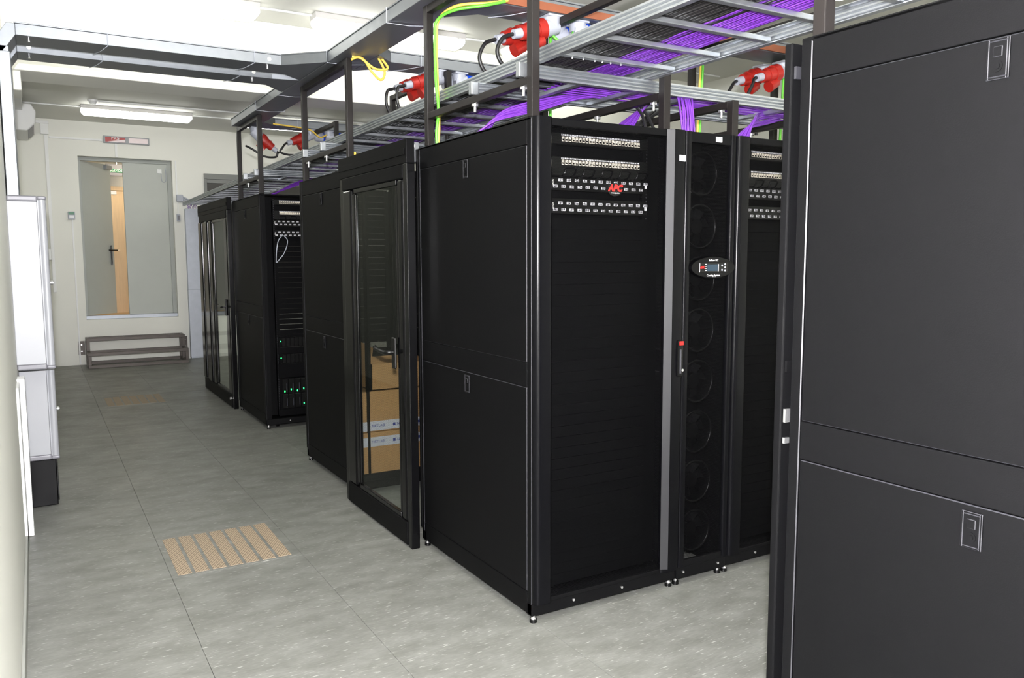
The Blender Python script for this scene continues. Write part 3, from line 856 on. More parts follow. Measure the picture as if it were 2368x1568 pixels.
# ---------------- cardboard boxes stored in the rack behind the near glass door
def carton(label, x0, x1, y0, y1, z0, z1, band=None, tape=True, open_top=False):
    t = thing('cardboard_box', label, 'box', ((x0+x1)/2, (y0+y1)/2, z0), 'cardboard boxes in the rack')
    if open_top:
        bm_ = MB()
        bm_.box(x0, x1, y0, y0+0.006, z0, z1).box(x0, x1, y1-0.006, y1, z0, z1).box(x0, x0+0.006, y0, y1, z0, z1).box(x1-0.006, x1, y0, y1, z0, z1).box(x0, x1, y0, y1, z0, z0+0.006)
        bm_.build('carton_body', 'cardboard', t)
        MB().add([(x0, y1, z1), (x0-0.005, y1, z1), (x0-0.01, y0, z1), (x0, y0, z1), (x0+0.03, y1-0.02, z1+0.13), (x0+0.026, y0+0.03, z1+0.1)], [(0, 3, 5, 4), (2, 1, 4, 5), (3, 2, 5), (1, 0, 4)]).build('flap', 'cardboard', t)
        MB().prism([(y0, z1), (y0+0.004, z1), (y0-0.006, z1-0.12), (y0-0.01, z1-0.12)], 'x', x0+0.02, x1-0.02).build('flap', 'cardboard', t)
    else:
        MB().box(x0, x1, y0, y1, z0, z1).build('carton_body', 'cardboard', t, bev=0.004)
        MB().prism([(y0-0.003, z1-0.09), (y0-0.0005, z1), (y0+0.003, z1)], 'x', x0+0.01, x1-0.01).build('flap', 'cardboard', t)
    if tape:
        zc = band
        tp = MB().box(x0, x1, y0-0.005, y0-0.0035, zc-0.03, zc+0.03).build('packing_tape', 'tape', t)
        for i in range(3):
            MB().box(x0+0.045+i*0.17, x0+0.062+i*0.17, y0-0.006, y0-0.005, zc-0.009, zc+0.009).build('tape_mark', 'tapeink', tp)
            text('NETLAB', 0.024, 'tapeink', 'tape_print', tp, (x0+0.115+i*0.17, y0-0.0055, zc))
        vt = MB().box(x0+0.27, x0+0.325, y0-0.0035, y0-0.002, z0, z1).build('packing_tape', 'tape', t)
        for i in range(4):
            MB().box(x0+0.288, x0+0.306, y0-0.0042, y0-0.0035, z0+0.02+i*0.07, z0+0.038+i*0.07).build('tape_mark', 'tapeink', vt)
    return t
carton('brown cardboard box with printed tape at the bottom of the stack behind the glass door', 0.07, 0.62, 2.16, 2.6, 0.073, 0.36, 0.30)
carton('brown cardboard box in the middle of the stack behind the glass door', 0.075, 0.62, 2.17, 2.6, 0.362, 0.62, 0.40)
carton('open brown cardboard box with raised flap on top of the stack behind the glass door', 0.16, 0.60, 2.19, 2.58, 0.622, 0.79, open_top=True, tape=False)

# ------------------------------------------------------------------ steel tube frames on the racks
def frame(label, x, ya, yb, ztop, zmid=2.13, top=True, mid=True, ty=0.022, za=None):
    t = thing('support_frame', label, 'frame', (x, (ya+yb)/2, RH), 'dark steel tube frames on the racks')
    for y in (ya, yb):
        zt = ztop if (y == yb or za is None) else za
        MB().box(x-0.018, x+0.018, y-0.018, y+0.018, RH, zt).build('post', 'tube', t, bev=0.003)
    if top:
        MB().box(x-0.016, x+0.016, min(ya, yb)+0.018, max(ya, yb)-0.018, ztop-0.036, ztop).build('top_bar', 'tube', t, bev=0.003)
    if mid:
        mbar = MB().box(x-0.016, x+0.016, min(ya, yb)+0.018, max(ya, yb)-0.018, zmid-0.016, zmid+0.016).build('cross_bar', 'tube', t, bev=0.003)
        d_ = 0.10 if abs(yb-ya) < 2 else 0.1
        for yy in ((ya+0.07, ya+0.47) if yb > ya else (ya-0.07, ya-0.47)):
            MB().cyl((x, yy, zmid-0.05), (x, yy, zmid-0.016), 0.006, n=10).cyl((x, yy, zmid-0.026), (x, yy, zmid-0.016), 0.015, n=10).build('bolt', 'zinc', mbar)
    return t
ZT = 2.635
frame('dark steel tube frame on the left edge of the near corner rack', 0.02, 0.03, 0.965, ZT)
frame('dark steel tube frame on the right edge of the near corner rack', 0.665, 0.03, 0.965, ZT)
frame('low dark steel tube frame beside the slim cooling unit', 1.068, 0.04, 0.97, 2.15, 2.134, top=False)
frame('dark steel tube frame on the rack right of the cooling unit', 1.68, 0.04, 0.97, ZT)
frame('dark steel tube frame at the far right end of the near rack row', 2.36, 0.04, 0.97, ZT)
frame('dark steel tube frame on the left edge of the rack that holds cardboard boxes', 0.025, 3.03, 2.11, ZT)
frame('dark steel tube frame on the right edge of the rack that holds cardboard boxes', 0.68, 3.03, 2.11, ZT)
frame('dark steel tube frame on the left edge of the far doorless rack', 0.025, 4.32, 5.1, ZT)
frame('dark steel tube frame on the right edge of the far doorless rack', 0.68, 4.32, 5.25, ZT)
frame('dark steel tube frame on the large foreground rack', 0.035, -1.27, -2.2, ZT)

# ------------------------------------------------------------------ galvanised cable ladders
def rail_profile(w_, h):
    """C section with rolled ribs, outer side towards -u"""
    o_ = [(0, 0.003), (0, h*0.14), (w_*0.3, h*0.22), (0, h*0.32), (0, h*0.42), (w_*0.3, h*0.5), (0, h*0.58), (0, h*0.68), (w_*0.3, h*0.78), (0, h*0.86), (0, h-0.003)]
    pts = [(w_, 0), (0, 0)]+o_[1:-1]+[(0, h), (w_, h), (w_, h-0.003)]+[(x+0.003, z) for x, z in o_[::-1]]+[(w_, 0.003)]
    return pts

def ladder(label, axis, a0, a1, b0, b1, z, h, rungs, skew=0.0, rw=0.028):
    t = thing('cable_ladder', label, 'cable ladder', ((b0+b1)/2 if axis == 'y' else (a0+a1)/2, (a0+a1)/2 if axis == 'y' else (b0+b1)/2, z), 'galvanised cable ladders')
    org = ORG[t.name]
    def P(a, b, zz):
        return (b+skew*a, a, zz) if axis == 'y' else (a, b, zz)
    for b, s in ((b0, 1), (b1, -1)):
        pr = rail_profile(0.024, h)
        n = len(pr)
        vs = [P(a0, b+s*p[0], z+p[1]) for p in pr]+[P(a1, b+s*p[0], z+p[1]) for p in pr]
        MB().add(vs, [tuple(range(n))[::-1], tuple(range(n, 2*n))]+[(i, (i+1) % n, n+(i+1) % n, n+i) for i in range(n)]).build('side_rail', 'galv', t)
    for r_ in rungs:
        c0, c1 = b0+0.012, b1-0.012
        vs = [P(r_-rw/2, c0, z+0.006), P(r_+rw/2, c0, z+0.006), P(r_+rw/2, c0, z+0.024), P(r_-rw/2, c0, z+0.024),
              P(r_-rw/2, c1, z+0.006), P(r_+rw/2, c1, z+0.006), P(r_+rw/2, c1, z+0.024), P(r_-rw/2, c1, z+0.024)]
        MB().add(vs, [(0, 1, 2, 3), (7, 6, 5, 4), (0, 4, 5, 1), (1, 5, 6, 2), (2, 6, 7, 3), (3, 7, 4, 0)]).build('rung', 'galv', t, bev=0.003)
    return t
MSK = 0.019
rg = [-2.1, -1.85, -1.59, -1.33, -1.07, -0.81, -0.56, -0.31, -0.055, 0.2, 0.46, 0.74, 1.02, 1.31, 1.6, 1.9]
rg += [2.2+0.3*i for i in range(26)]
main = ladder('long galvanised cable ladder running above the rack row ends to the far wall', 'y', -2.3, 9.94, 0.055, 0.645, 2.203, 0.05, rg, MSK)
def endcap(t, x, y, z):
    MB().box(x-0.006, x+0.03, y-0.014, y+0.014, z-0.002, z+0.052).build('end_cap', 'galv', t, bev=0.004)
for lab, ya, yb in (('near', 0.075, 0.49), ('middle', 2.55, 2.965), ('far', 4.37, 4.795)):
    t = ladder('galvanised cable ladder lying across the '+lab+' rack row, under the long ladder', 'x', -0.01, 4.6, ya, yb, 2.148, 0.05, [0.3+0.3*i for i in range(14)])
    for y in (ya+0.012, yb-0.012):
        endcap(t, -0.01, y, 2.148)

# cables on the ladders (too many to count: one mass each)
def cable_mass(name, label, m_, n, x0, x1, z0, layers, r, yr, wob, f=None):
    mb = MB()
    ys = [yr[0]+(yr[1]-yr[0])*i/40 for i in range(41)]
    for l_ in range(layers):
        for i in range(n):
            xb = x0+(x1-x0)*(i+0.5*(l_ % 2)+0.3*random.random())/n
            ph, am = random.random()*6.28, wob*random.random()
            pts = [(xb+MSK*y+am*math.sin(y*1.7+ph)+(f(y) if f else 0), y, z0+r+l_*r*1.7+0.002*math.sin(y*2.3+ph)) for y in ys]
            mb.tube(pts, r, 5)
    o = mb.build(name, m_)
    tag(o, label, 'cables')
    o['kind'] = 'stuff'
    return o
bend = lambda y: -0.10*max(0.0, min(1.0, (0.3-y)/1.5))
cable_mass('black_cables', 'wide flat mass of black cables lying along the long ladder', 'bcable', 34, 0.085, 0.38, 2.228, 2, 0.0042, (-2.3, 9.6), 0.006, None)
cable_mass('purple_cables', 'wide flat mass of purple cables lying along the long ladder beside the black ones', 'purple', 24, 0.385, 0.575, 2.228, 2, 0.0038, (-2.3, 9.6), 0.01, bend)

def row_mass(y0, y1, x0, x1, label):
    mb = MB()
    for i in range(16):
        yb = y0+(y1-y0)*i/15
        ph = random.random()*6
        mb.tube([(x0+(x1-x0)*k/24, yb+0.012*math.sin(k*0.5+ph), 2.176+0.004*(i % 3)+0.004*math.sin(k*0.8+ph)) for k in range(25)], 0.0038, 5)
    o = mb.build('purple_cables', 'purple')
    tag(o, label, 'cables')
    o['kind'] = 'stuff'
row_mass(0.2, 0.38, 0.3, 3.8, 'purple cables lying along the ladder across the near rack row')
row_mass(2.65, 2.85, 0.3, 3.0, 'purple cables lying along the ladder across the middle rack row')

def drop(label, path, n, spread, m_='purple', r=0.0042, name='cable_bundle', cat='cables', grp='purple cable bundles dropping into the racks'):
    """bundle of separate cables; spread = list of (width vec) per key point"""
    t = thing(name, label, cat, path[-1], grp)
    for i in range(n):
        a = (i/(n-1)-0.5) if n > 1 else 0
        pts = []
        for p, s_ in zip(path, spread):
            jit = 0.006
            pts.append((p[0]+s_[0]*a+random.uniform(-jit, jit), p[1]+s_[1]*a+random.uniform(-jit, jit), p[2]+s_[2]*a+random.uniform(-jit, jit)*0.6))
        MB().tube(spline(pts, 8), r, 7).build('cable', m_, t)
    return t
drop('purple cable bundle sweeping down into the near corner rack from the right', [(0.75, 0.36, 2.2), (0.5, 0.40, 2.175), (0.3, 0.44, 2.125), (0.13, 0.48, 2.07), (0.055, 0.5, 1.993)], 14, [(0, 0.05, 0), (0, 0.06, 0.02), (0.02, 0.05, 0.05), (0.05, 0.05, 0.04), (0.07, 0.03, 0)])
drop('purple cable bundle rising from the middle of the near corner rack top', [(1.0, 0.36, 2.2), (0.88, 0.33, 2.185), (0.71, 0.26, 2.10), (0.56, 0.2, 1.993)], 15, [(0, 0.07, 0), (0.04, 0.06, 0), (0.08, 0.0, 0.05), (0.11, 0, 0)])
drop('purple cable bundle dropping straight down beside the slim cooling unit', [(1.05, 0.34, 2.19), (0.93, 0.24, 2.2), (0.86, 0.13, 2.17), (0.825, 0.07, 2.08), (0.825, 0.06, 1.993)], 9, [(0.02, 0.04, 0), (0.05, 0.03, 0), (0.07, 0.0, 0.0), (0.075, 0, 0), (0.075, 0, 0)])
drop('purple cable bundle dropping onto the rack right of the cooling unit', [(1.65, 0.3, 2.17), (1.45, 0.22, 2.13), (1.28, 0.13, 2.08), (1.17, 0.09, 1.993)], 13, [(0, 0.03, 0.05), (0, 0.03, 0.06), (0.06, 0, 0.05), (0.09, 0, 0)])
drop('purple cable bundle dropping into the far doorless rack', [(0.75, 4.7, 2.2), (0.55, 4.68, 2.16), (0.35, 4.64, 2.09), (0.16, 4.6, 1.993)], 10, [(0, 0.04, 0), (0, 0.05, 0.02), (0.03, 0.04, 0.03), (0.05, 0.04, 0)])
drop('purple cable bundle dropping into the rack that holds cardboard boxes', [(0.6, 2.75, 2.19), (0.4, 2.7, 2.15), (0.25, 2.62, 2.09), (0.15, 2.55, 1.993)], 8, [(0, 0.04, 0), (0, 0.05, 0.02), (0.03, 0.04, 0.03), (0.05, 0.04, 0)])
drop('pair of black power cables hanging from the ladder onto the near corner rack', [(0.86, 0.3, 2.19), (0.93, 0.25, 2.14), (0.93, 0.2, 2.06), (0.72, 0.12, 1.993)][:1]+[(0.74, 0.3, 2.15), (0.72, 0.22, 2.08), (0.70, 0.15, 1.993)], 2, [(0.04, 0, 0)]*4, 'cable', 0.007, 'power_cable', 'cables', None)
drop('black power cable slanting down behind the near corner rack front', [(0.98, 0.45, 2.16), (0.86, 0.42, 2.09), (0.72, 0.4, 1.993)], 2, [(0.012, 0, 0)]*3, 'cable', 0.009, 'power_cable', 'cables', None)
# white cable ties under the black cables
for i, x in enumerate((0.13, 0.18, 0.235, 0.27, 0.31, 0.36)):
    o = MB().tube(spline([(x-0.02, -0.03+0.01*(i % 2), 2.223), (x, -0.035, 2.214), (x+0.018, -0.04, 2.213), (x+0.012, -0.05, 2.206)], 4), 0.0022, 5).build('cable_tie', 'whiteink')
    tag(o, 'small white cable tie under the black cables, '+('leftmost', 'second from left', 'third from left', 'third from right', 'second from right', 'rightmost')[i]+' of the row', 'cable tie', 'white cable ties under the black cables')

# ------------------------------------------------------------------ galvanised covered trays
TZ0, TZ1 = 2.645, 2.705
def tray(label, poly, side_lip=True):
    xs = [p[0] for p in poly]
    ys = [p[1] for p in poly]
    t = thing('cable_tray', label, 'cable tray', (sum(xs)/len(xs), sum(ys)/len(ys), TZ0), 'covered galvanised cable trays')
    MB().prism(poly, 'z', TZ0, TZ1).build('tray_body', 'tray', t, bev=0.002, seg=1)
    cx, cy = sum(xs)/len(xs), sum(ys)/len(ys)
    big = [(p[0]+(0.005 if p[0] > cx else -0.005), p[1]+(0.005 if p[1] > cy else -0.005)) for p in poly]
    MB().prism(big, 'z', TZ1, TZ1+0.008).build('lid', 'tray', t, bev=0.001, seg=1)
    return t
def strap(t, pts):
    MB().tube(pts, 0.0022, 6).build('strap', 'grey', t)
wt = tray('long galvanised tray running along the rack row ends above the tube frames', [(-0.035, -2.6), (0.17, -2.6), (0.17, 5.1), (-0.035, 5.1)])
for y in (1.33, 2.3, 3.45, 4.15):
    strap(wt, [(-0.042, y, TZ1+0.012), (-0.042, y, TZ0-0.004), (0.07, y-0.03, TZ0-0.012), (0.177, y-0.05, TZ0-0.004), (0.177, y-0.05, TZ1+0.012)])
for lab, y0, y1, x1 in (('near', 0.79, 0.99, 4.3), ('middle', 2.12, 2.33, 4.3), ('far', 4.88, 5.09, 2.6)):
    rt = tray('galvanised tray with sockets across the '+lab+' rack row', [(0.30, y0), (x1, y0), (x1, y1), (0.30, y1), (0.175, y1+0.13 if lab != 'far' else y1), (0.175, y0-0.13)])
    strap(rt, [(0.5, y0-0.007, TZ1+0.01), (0.5, y0-0.007, TZ0-0.004), (0.42, (y0+y1)/2, TZ0-0.012), (0.36, y1+0.007, TZ0-0.004)])
    if lab == 'near':
        cb = MB().box(0.32, x1, y0-0.012, y0-0.006, TZ0+0.004, TZ0+0.042)
        o = cb.build('copper_bar', 'copper')
        tag(o, 'copper earth bar along the side of the tray above the near rack row', 'busbar')
lt1 = tray('galvanised tray from the left wall to the long tray, the nearer of the pair', [(-1.66, 2.53), (-0.26, 2.53), (-0.04, 2.31), (-0.04, 2.90), (-0.17, 2.77), (-1.66, 2.77)])
lt2 = tray('galvanised tray from the left wall to the long tray, the farther of the pair', [(-1.66, 2.94), (-0.21, 2.94), (-0.04, 2.905), (-0.04, 3.35), (-0.2, 3.16), (-1.66, 3.16)])
for t, y0, y1 in ((lt1, 2.53, 2.77), (lt2, 2.94, 3.16)):
    # elbow and the drop along the wall
    MB().prism([(-1.66, TZ0), (-1.66, TZ1), (-1.70, TZ1), (-1.745, TZ1-0.07), (-1.745, TZ0-0.12), (-1.70, TZ0-0.06)], 'y', y0, y1).build('elbow', 'tray', t, bev=0.002, seg=1)
    MB().box(-1.745, -1.695, y0, y1, 1.801, TZ0-0.06).build('drop', 'tray', t, bev=0.002, seg=1)
    MB().box(-1.744, -1.69, y0-0.005, y1+0.005, 1.801, TZ0-0.09).build('drop_lid', 'tray', t, bev=0.002, seg=1)
    for x in (-1.22, -0.42):
        strap(t, [(x, y0-0.007, TZ1+0.01), (x, y0-0.007, TZ0-0.004), (x-0.03, (y0+y1)/2, TZ0-0.012), (x-0.06, y1+0.007, TZ0-0.004)])
    for x in (-1.6, -0.33):
        MB().cyl((x, y0-0.004, TZ0+0.03), (x, y0+0.002, TZ0+0.03), 0.012, n=12).build('bolt', 'zinc', t)
        MB().cyl((x, y0+0.05, TZ0-0.02), (x, y0+0.05, TZ0), 0.008, n=10).build('bolt', 'zinc', t)

# ------------------------------------------------------------------ power plugs and sockets under the trays
def plug(label, base, d, cab, blue=False, two=None):
    """base: mount point under the tray; d: direction the plug points; cab: further cable points (world)"""
    m_ = 'blue' if blue else 'red'
    t = thing('blue_socket' if blue else 'red_power_plug', label, 'socket' if blue else 'power plug', base, 'blue sockets under the trays' if blue else 'red power plugs under the trays')
    B, D = Vector(base), Vector(d).normalized()
    q = B+Vector((0, 0, -0.055))
    MB().box(B.x-0.045, B.x+0.045, B.y-0.045, B.y+0.045, B.z-0.012, B.z-0.001).build('mounting_plate', 'grey', t, bev=0.003)
    hb = MB().cyl(B+Vector((0, 0, -0.012)), q, 0.044, 0.04, 18)
    hb.cyl(q-D*0.03, q+D*0.055, 0.036, 0.046, 20)
    hb.build('socket_housing', 'grey', t)
    c = q+D*0.055
    if blue:
        MB().cyl(c-D*0.012, c+D*0.065, 0.050, 0.046, 20).build('socket_lid', m_, t)
        return t
    MB().cyl(c, c+D*0.045, 0.052, 0.05, 22).build('socket_ring', m_, t)
    bd = MB().cyl(c+D*0.045, c+D*0.135, 0.044, 0.034, 22).build('plug_body', m_, t)
    MB().cyl(c+D*0.085, c+D*0.095, 0.044, 0.043, 22).build('grip_ring', m_, bd)
    s_ = D.cross(Vector((0, 0, 1))).normalized()
    u_ = s_.cross(D)
    MB().cyl(c+D*0.02-u_*0.05, c+D*0.09-u_*0.066, 0.03, 0.034, 16).build('hanging_lid', m_, t)
    MB().cyl(c+D*0.135, c+D*0.18, 0.024, 0.022, 14).build('gland', 'grey', t)
    e = c+D*0.18
    MB().tube(spline([e-D*0.02, e+D*0.02]+[Vector(p) for p in cab], 8), 0.0095, 8).build('cable', 'cable', t)
    return t
DR = (-0.95, -0.04, -0.27)
plug('red power plug nearest above the near corner rack, its cable looping down', (0.625, 0.83, TZ0), DR, [(0.325, 0.8, 2.49), (0.299, 0.8, 2.43), (0.333, 0.8, 2.37), (0.442, 0.81, 2.335), (0.571, 0.84, 2.36), (0.7, 0.9, 2.42)])
plug('red power plug behind the first one above the near corner rack', (0.60, 0.955, TZ0), DR, [(0.3, 0.93, 2.49), (0.274, 0.93, 2.42), (0.318, 0.93, 2.35), (0.432, 0.93, 2.31), (0.566, 0.95, 2.32), (0.68, 0.98, 2.38)])
plug('blue socket above the near corner rack, the left one', (0.735, 0.945, TZ0), (0.98, -0.12, -0.06), [], True)
plug('blue socket above the near corner rack, the right one', (0.79, 0.845, TZ0), (0.98, -0.12, -0.06), [], True)
plug('red power plug nearest above the rack that holds cardboard boxes', (0.635, 2.17, TZ0), DR, [(0.35, 2.14, 2.5), (0.347, 2.14, 2.42), (0.383, 2.15, 2.34), (0.44, 2.17, 2.26)])
plug('red power plug behind the first one above the rack that holds cardboard boxes', (0.615, 2.285, TZ0), DR, [(0.33, 2.26, 2.5), (0.323, 2.26, 2.42), (0.367, 2.27, 2.34), (0.43, 2.28, 2.26)])
plug('blue socket above the rack that holds cardboard boxes, the left one', (0.755, 2.27, TZ0), (0.98, -0.12, -0.06), [], True)
plug('blue socket above the rack that holds cardboard boxes, the right one', (0.79, 2.17, TZ0), (0.98, -0.12, -0.06), [], True)
plug('red power plug pointing right above the far rack, its cable drooping to a post', (0.13, 4.92, TZ0-0.02), (0.75, -0.05, -0.6), [(0.32, 4.9, 2.41), (0.30, 4.9, 2.37), (0.2, 4.9, 2.37), (0.1, 4.92, 2.43), (0.05, 4.95, 2.46)])
plug('red power plug pointing left above the far doorless rack', (0.64, 4.95, TZ0), (-0.93, -0.04, -0.36), [(0.37, 4.92, 2.46), (0.35, 4.92, 2.42), (0.42, 4.92, 2.40), (0.52, 4.92, 2.40), (0.6, 4.95, 2.38)])
plug('blue socket above the far doorless rack, the left one', (0.74, 5.03, TZ0), (0.98, -0.12, -0.06), [], True)
plug('blue socket above the far doorless rack, the right one', (0.81, 4.93, TZ0), (0.98, -0.12, -0.06), [], True)
plug('red power plug right of the cooling unit row, the nearer of the pair', (2.27, 0.83, TZ0-0.03), DR, [(1.99, 0.8, 2.45), (1.952, 0.8, 2.38), (1.963, 0.8, 2.3), (2.035, 0.84, 2.28), (2.137, 0.88, 2.36), (2.198, 0.95, 2.36), (2.21, 0.97, 2.2)])
plug('red power plug right of the cooling unit row, the farther of the pair', (2.24, 0.955, TZ0-0.03), DR, [(1.95, 0.93, 2.45), (1.91, 0.93, 2.38), (1.93, 0.93, 2.3), (2.02, 0.94, 2.27), (2.13, 0.96, 2.34), (2.2, 0.99, 2.34), (2.21, 1.0, 2.2)])

# yellow-green earth cables
def earth(label, paths):
    t = thing('earth_cable', label, 'cable', paths[0][1][0], 'yellow and green earth cables')
    for m_, p in paths:
        MB().tube(spline(p, 8), 0.0075, 7).build('strand', m_, t)
earth('yellow and green earth cable tied up the rear post of the near corner rack', [
    ('yellow', [(0.055, 0.945, 1.99), (0.058, 0.94, 2.1), (0.052, 0.94, 2.3), (0.05, 0.94, 2.5), (0.06, 0.92, 2.58), (0.12, 0.85, 2.625), (0.25, 0.77, 2.635), (0.34, 0.77, 2.66)]),
    ('green', [(0.047, 0.94, 1.99), (0.043, 0.935, 2.06), (0.052, 0.93, 2.16), (0.043, 0.935, 2.3), (0.04, 0.935, 2.5), (0.05, 0.92, 2.57), (0.1, 0.84, 2.60), (0.22, 0.77, 2.62), (0.32, 0.76, 2.65)])])
earth('yellow earth cable loop hanging from the long tray above the boxes rack', [
    ('yellow', [(0.04, 2.08, 2.64), (0.1, 2.06, 2.63), (0.15, 2.05, 2.56), (0.21, 2.06, 2.52), (0.235, 2.06, 2.57), (0.2, 2.07, 2.65)]),
    ('yellow', [(0.03, 2.07, 2.62), (0.08, 2.06, 2.635), (0.17, 2.05, 2.58), (0.25, 2.05, 2.59), (0.22, 2.07, 2.65)])])
earth('yellow earth cable beside the rear post of the boxes rack', [('yellow', [(0.055, 2.1, 1.99), (0.055, 2.1, 2.03), (0.052, 2.1, 2.09)])])
earth('yellow earth cable along the tray above the far doorless rack', [('yellow', [(0.22, 4.86, 2.66), (0.4, 4.86, 2.65), (0.6, 4.85, 2.63), (0.7, 4.86, 2.57), (0.78, 4.9, 2.6)])])
earth('yellow and green earth cable on the post right of the cooling unit', [('yellow', [(1.70, 0.94, 2.0), (1.705, 0.94, 2.2), (1.71, 0.93, 2.6)]), ('green', [(1.708, 0.93, 2.0), (1.713, 0.93, 2.2), (1.718, 0.92, 2.6)])])
earth('yellow and green earth cable on the post at the right end of the near row', [('yellow', [(2.385, 0.94, 2.0), (2.39, 0.94, 2.2), (2.395, 0.93, 2.6)]), ('green', [(2.375, 0.93, 2.0), (2.378, 0.93, 2.2), (2.382, 0.92, 2.6)])])
earth('yellow and green earth cable dangling under the blue sockets of the near row', [('green', [(0.62, 0.84, 2.57), (0.66, 0.82, 2.53), (0.72, 0.82, 2.54), (0.78, 0.85, 2.61)]), ('green', [(0.69, 0.94, 2.62), (0.69, 0.94, 2.4), (0.69, 0.94, 2.0)])])

# ------------------------------------------------------------------ ceiling lamps
def lamp(label, xc, yc):
    t = thing('ceiling_lamp', label, 'lamp', (xc, yc, ZC), 'long fluorescent ceiling lamps')
    hl = 0.632
    MB().box(xc-hl, xc+hl, yc-0.075, yc+0.075, ZC-0.045, ZC).build('housing', 'lampmetal', t, bev=0.004)
    e = [(-hl+0.0, ZC-0.045), (-hl, ZC-0.075), (-hl+0.035, ZC-0.115), (hl-0.035, ZC-0.115), (hl, ZC-0.075), (hl, ZC-0.045)]
    MB().prism([(xc+a, b) for a, b in e], 'y', yc-0.07, yc+0.07).build('diffuser', 'diff', t, bev=0.015, seg=3)
    for i in range(6):
        x = xc-0.55+i*0.22
        MB().box(x, x+0.02, yc-0.08, yc-0.075, ZC-0.05, ZC-0.035).build('clip', 'lampmetal', t)
    return t
for yc, nm in ((3.6, 'nearer row'), (8.62, 'far row')):
    for xc, pos in ((-0.76, 'by the left wall'), (0.91, 'above the racks'), (2.58, 'third from the left wall')):
        lamp('long glowing ceiling lamp of the '+nm+', '+pos, xc+(0.33 if nm == 'far row' and xc < 0 else 0.49 if nm == 'far row' else 0), yc)
for yc, nm in ((6.1, 'added behind the ceiling beam'), (1.1, 'added above the near rack row'), (-1.4, 'above the foreground rack row')):  # beam and near-rack rows are added out of view to lift ambient light
    for xc, pos in ((-0.76, 'left'), (0.91, 'middle'), (2.58, 'right')):
        lamp('long ceiling lamp '+nm+', '+pos+' of three', xc, yc)

# ------------------------------------------------------------------ things on walls and ceiling
def conduit(label, pts, r=0.009, m_='white'):
    o = MB().tube(pts, r, 8).build('conduit', m_)
    tag(o, label, 'conduit', 'thin white conduits')
conduit('thin white conduit on the ceiling between the lamps of the far row', [(-1.74, 8.7, ZC-0.01), (3.0, 8.7, ZC-0.01)])
conduit('thin white conduit on the ceiling from the smoke detector', [(-0.93, 8.19, ZC-0.01), (3.0, 8.19, ZC-0.01)])
conduit('thin white conduit on the ceiling between the lamps of the nearer row', [(-1.74, 3.62, ZC-0.01), (4.5, 3.62, ZC-0.01)])
sd = thing('smoke_detector', 'small round white smoke detector on the ceiling', 'smoke detector', (-0.95, 8.2, ZC))
MB().cyl((-0.95, 8.2, ZC-0.02), (-0.95, 8.2, ZC), 0.055, 0.058, 24).build('detector_base', 'white', sd)
MB().cyl((-0.95, 8.2, ZC-0.05), (-0.95, 8.2, ZC-0.02), 0.032, 0.048, 24).build('detector_head', 'white', sd)
ac = thing('air_conditioner', 'white wall-mounted air conditioner high on the left wall', 'air conditioner', (XL, 8.6, 2.9))
MB().prism([(XL, 3.2), (XL+0.17, 3.2), (XL+0.215, 3.12), (XL+0.2, 2.98), (XL+0.12, 2.9), (XL, 2.9)], 'y', 8.2, 9.1).build('casing', 'white', ac, bev=0.012, seg=3)
MB().prism([(XL+0.13, 2.905), (XL+0.19, 2.965), (XL+0.185, 2.972), (XL+0.125, 2.912)], 'y', 8.25, 9.05).build('air_flap', 'cab_edge', ac)
du = tag(MB().box(XL, XL+0.085, 4.45, 8.2, 3.12, 3.2).build('pipe_duct', 'white', bev=0.004), 'white plastic pipe duct along the left wall to the air conditioner', 'duct')
tag(MB().box(-1.48, -1.385, Y1-0.07, Y1, 3.09, 3.23).build('junction_box', 'white', bev=0.006), 'white junction box high in the far left corner', 'junction box')
tag(MB().box(XL, -1.38, Y1-0.03, Y1, 3.235, 3.27).build('cable_duct', 'white', bev=0.003), 'short white cable duct above the junction box in the far left corner', 'duct')
tag(MB().box(-1.44, -1.40, Y1-0.02, Y1, 1.0, 3.09).build('cable_duct', 'white', bev=0.003), 'white cable duct running down from the junction box in the far left corner', 'duct')
tag(MB().box(-1.385, -0.75, Y1-0.02, Y1, 3.05, 3.075).build('cable_duct', 'white', bev=0.003), 'white cable duct leading to the red warning sign', 'duct')
tag(MB().box(-1.175, -1.155, Y1-0.014, Y1, 0.0, 1.98).build('cable_duct', 'white', bev=0.003), 'thin white cable duct running from the wall switch down to the floor', 'duct')
tag(MB().box(0.165, 0.185, Y1-0.014, Y1, 2.36, 2.84).build('cable_duct', 'white', bev=0.003), 'thin white cable duct running up beside the double door', 'duct')
tag(MB().box(-0.60, -0.57, Y1-0.02, Y1, DZ1, 3.03).build('cable_duct', 'white', bev=0.003), 'short white cable duct between warning sign and double door', 'duct')
sg = thing('warning_sign', 'red and white gas warning sign above the double door', 'sign', (-0.45, Y1, 3.03))
MB().box(-0.74, -0.16, Y1-0.04, Y1, 3.03, 3.125).build('sign_case', 'cab', sg, bev=0.005)
MB().box(-0.715, -0.465, Y1-0.043, Y1-0.04, 3.045, 3.11).build('sign_panel', 'signred', sg)
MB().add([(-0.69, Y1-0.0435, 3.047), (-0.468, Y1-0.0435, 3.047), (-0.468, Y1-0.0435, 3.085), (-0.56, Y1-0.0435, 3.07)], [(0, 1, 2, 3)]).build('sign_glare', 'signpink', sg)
MB().box(-0.42, -0.18, Y1-0.043, Y1-0.04, 3.045, 3.11).build('sign_panel', 'signpink', sg)
text('ГАЗ!', 0.04, 'whiteink', 'lettering', sg, (-0.585, Y1-0.045, 3.09), bold=0.0008, wscale=1.3)
ws = thing('wall_switch', 'small green and white control box on the wall left of the double door', 'switch', (-1.17, Y1, 1.98))
MB().box(-1.215, -1.13, Y1-0.04, Y1, 1.98, 2.085).build('case', 'grey', ws, bev=0.005)
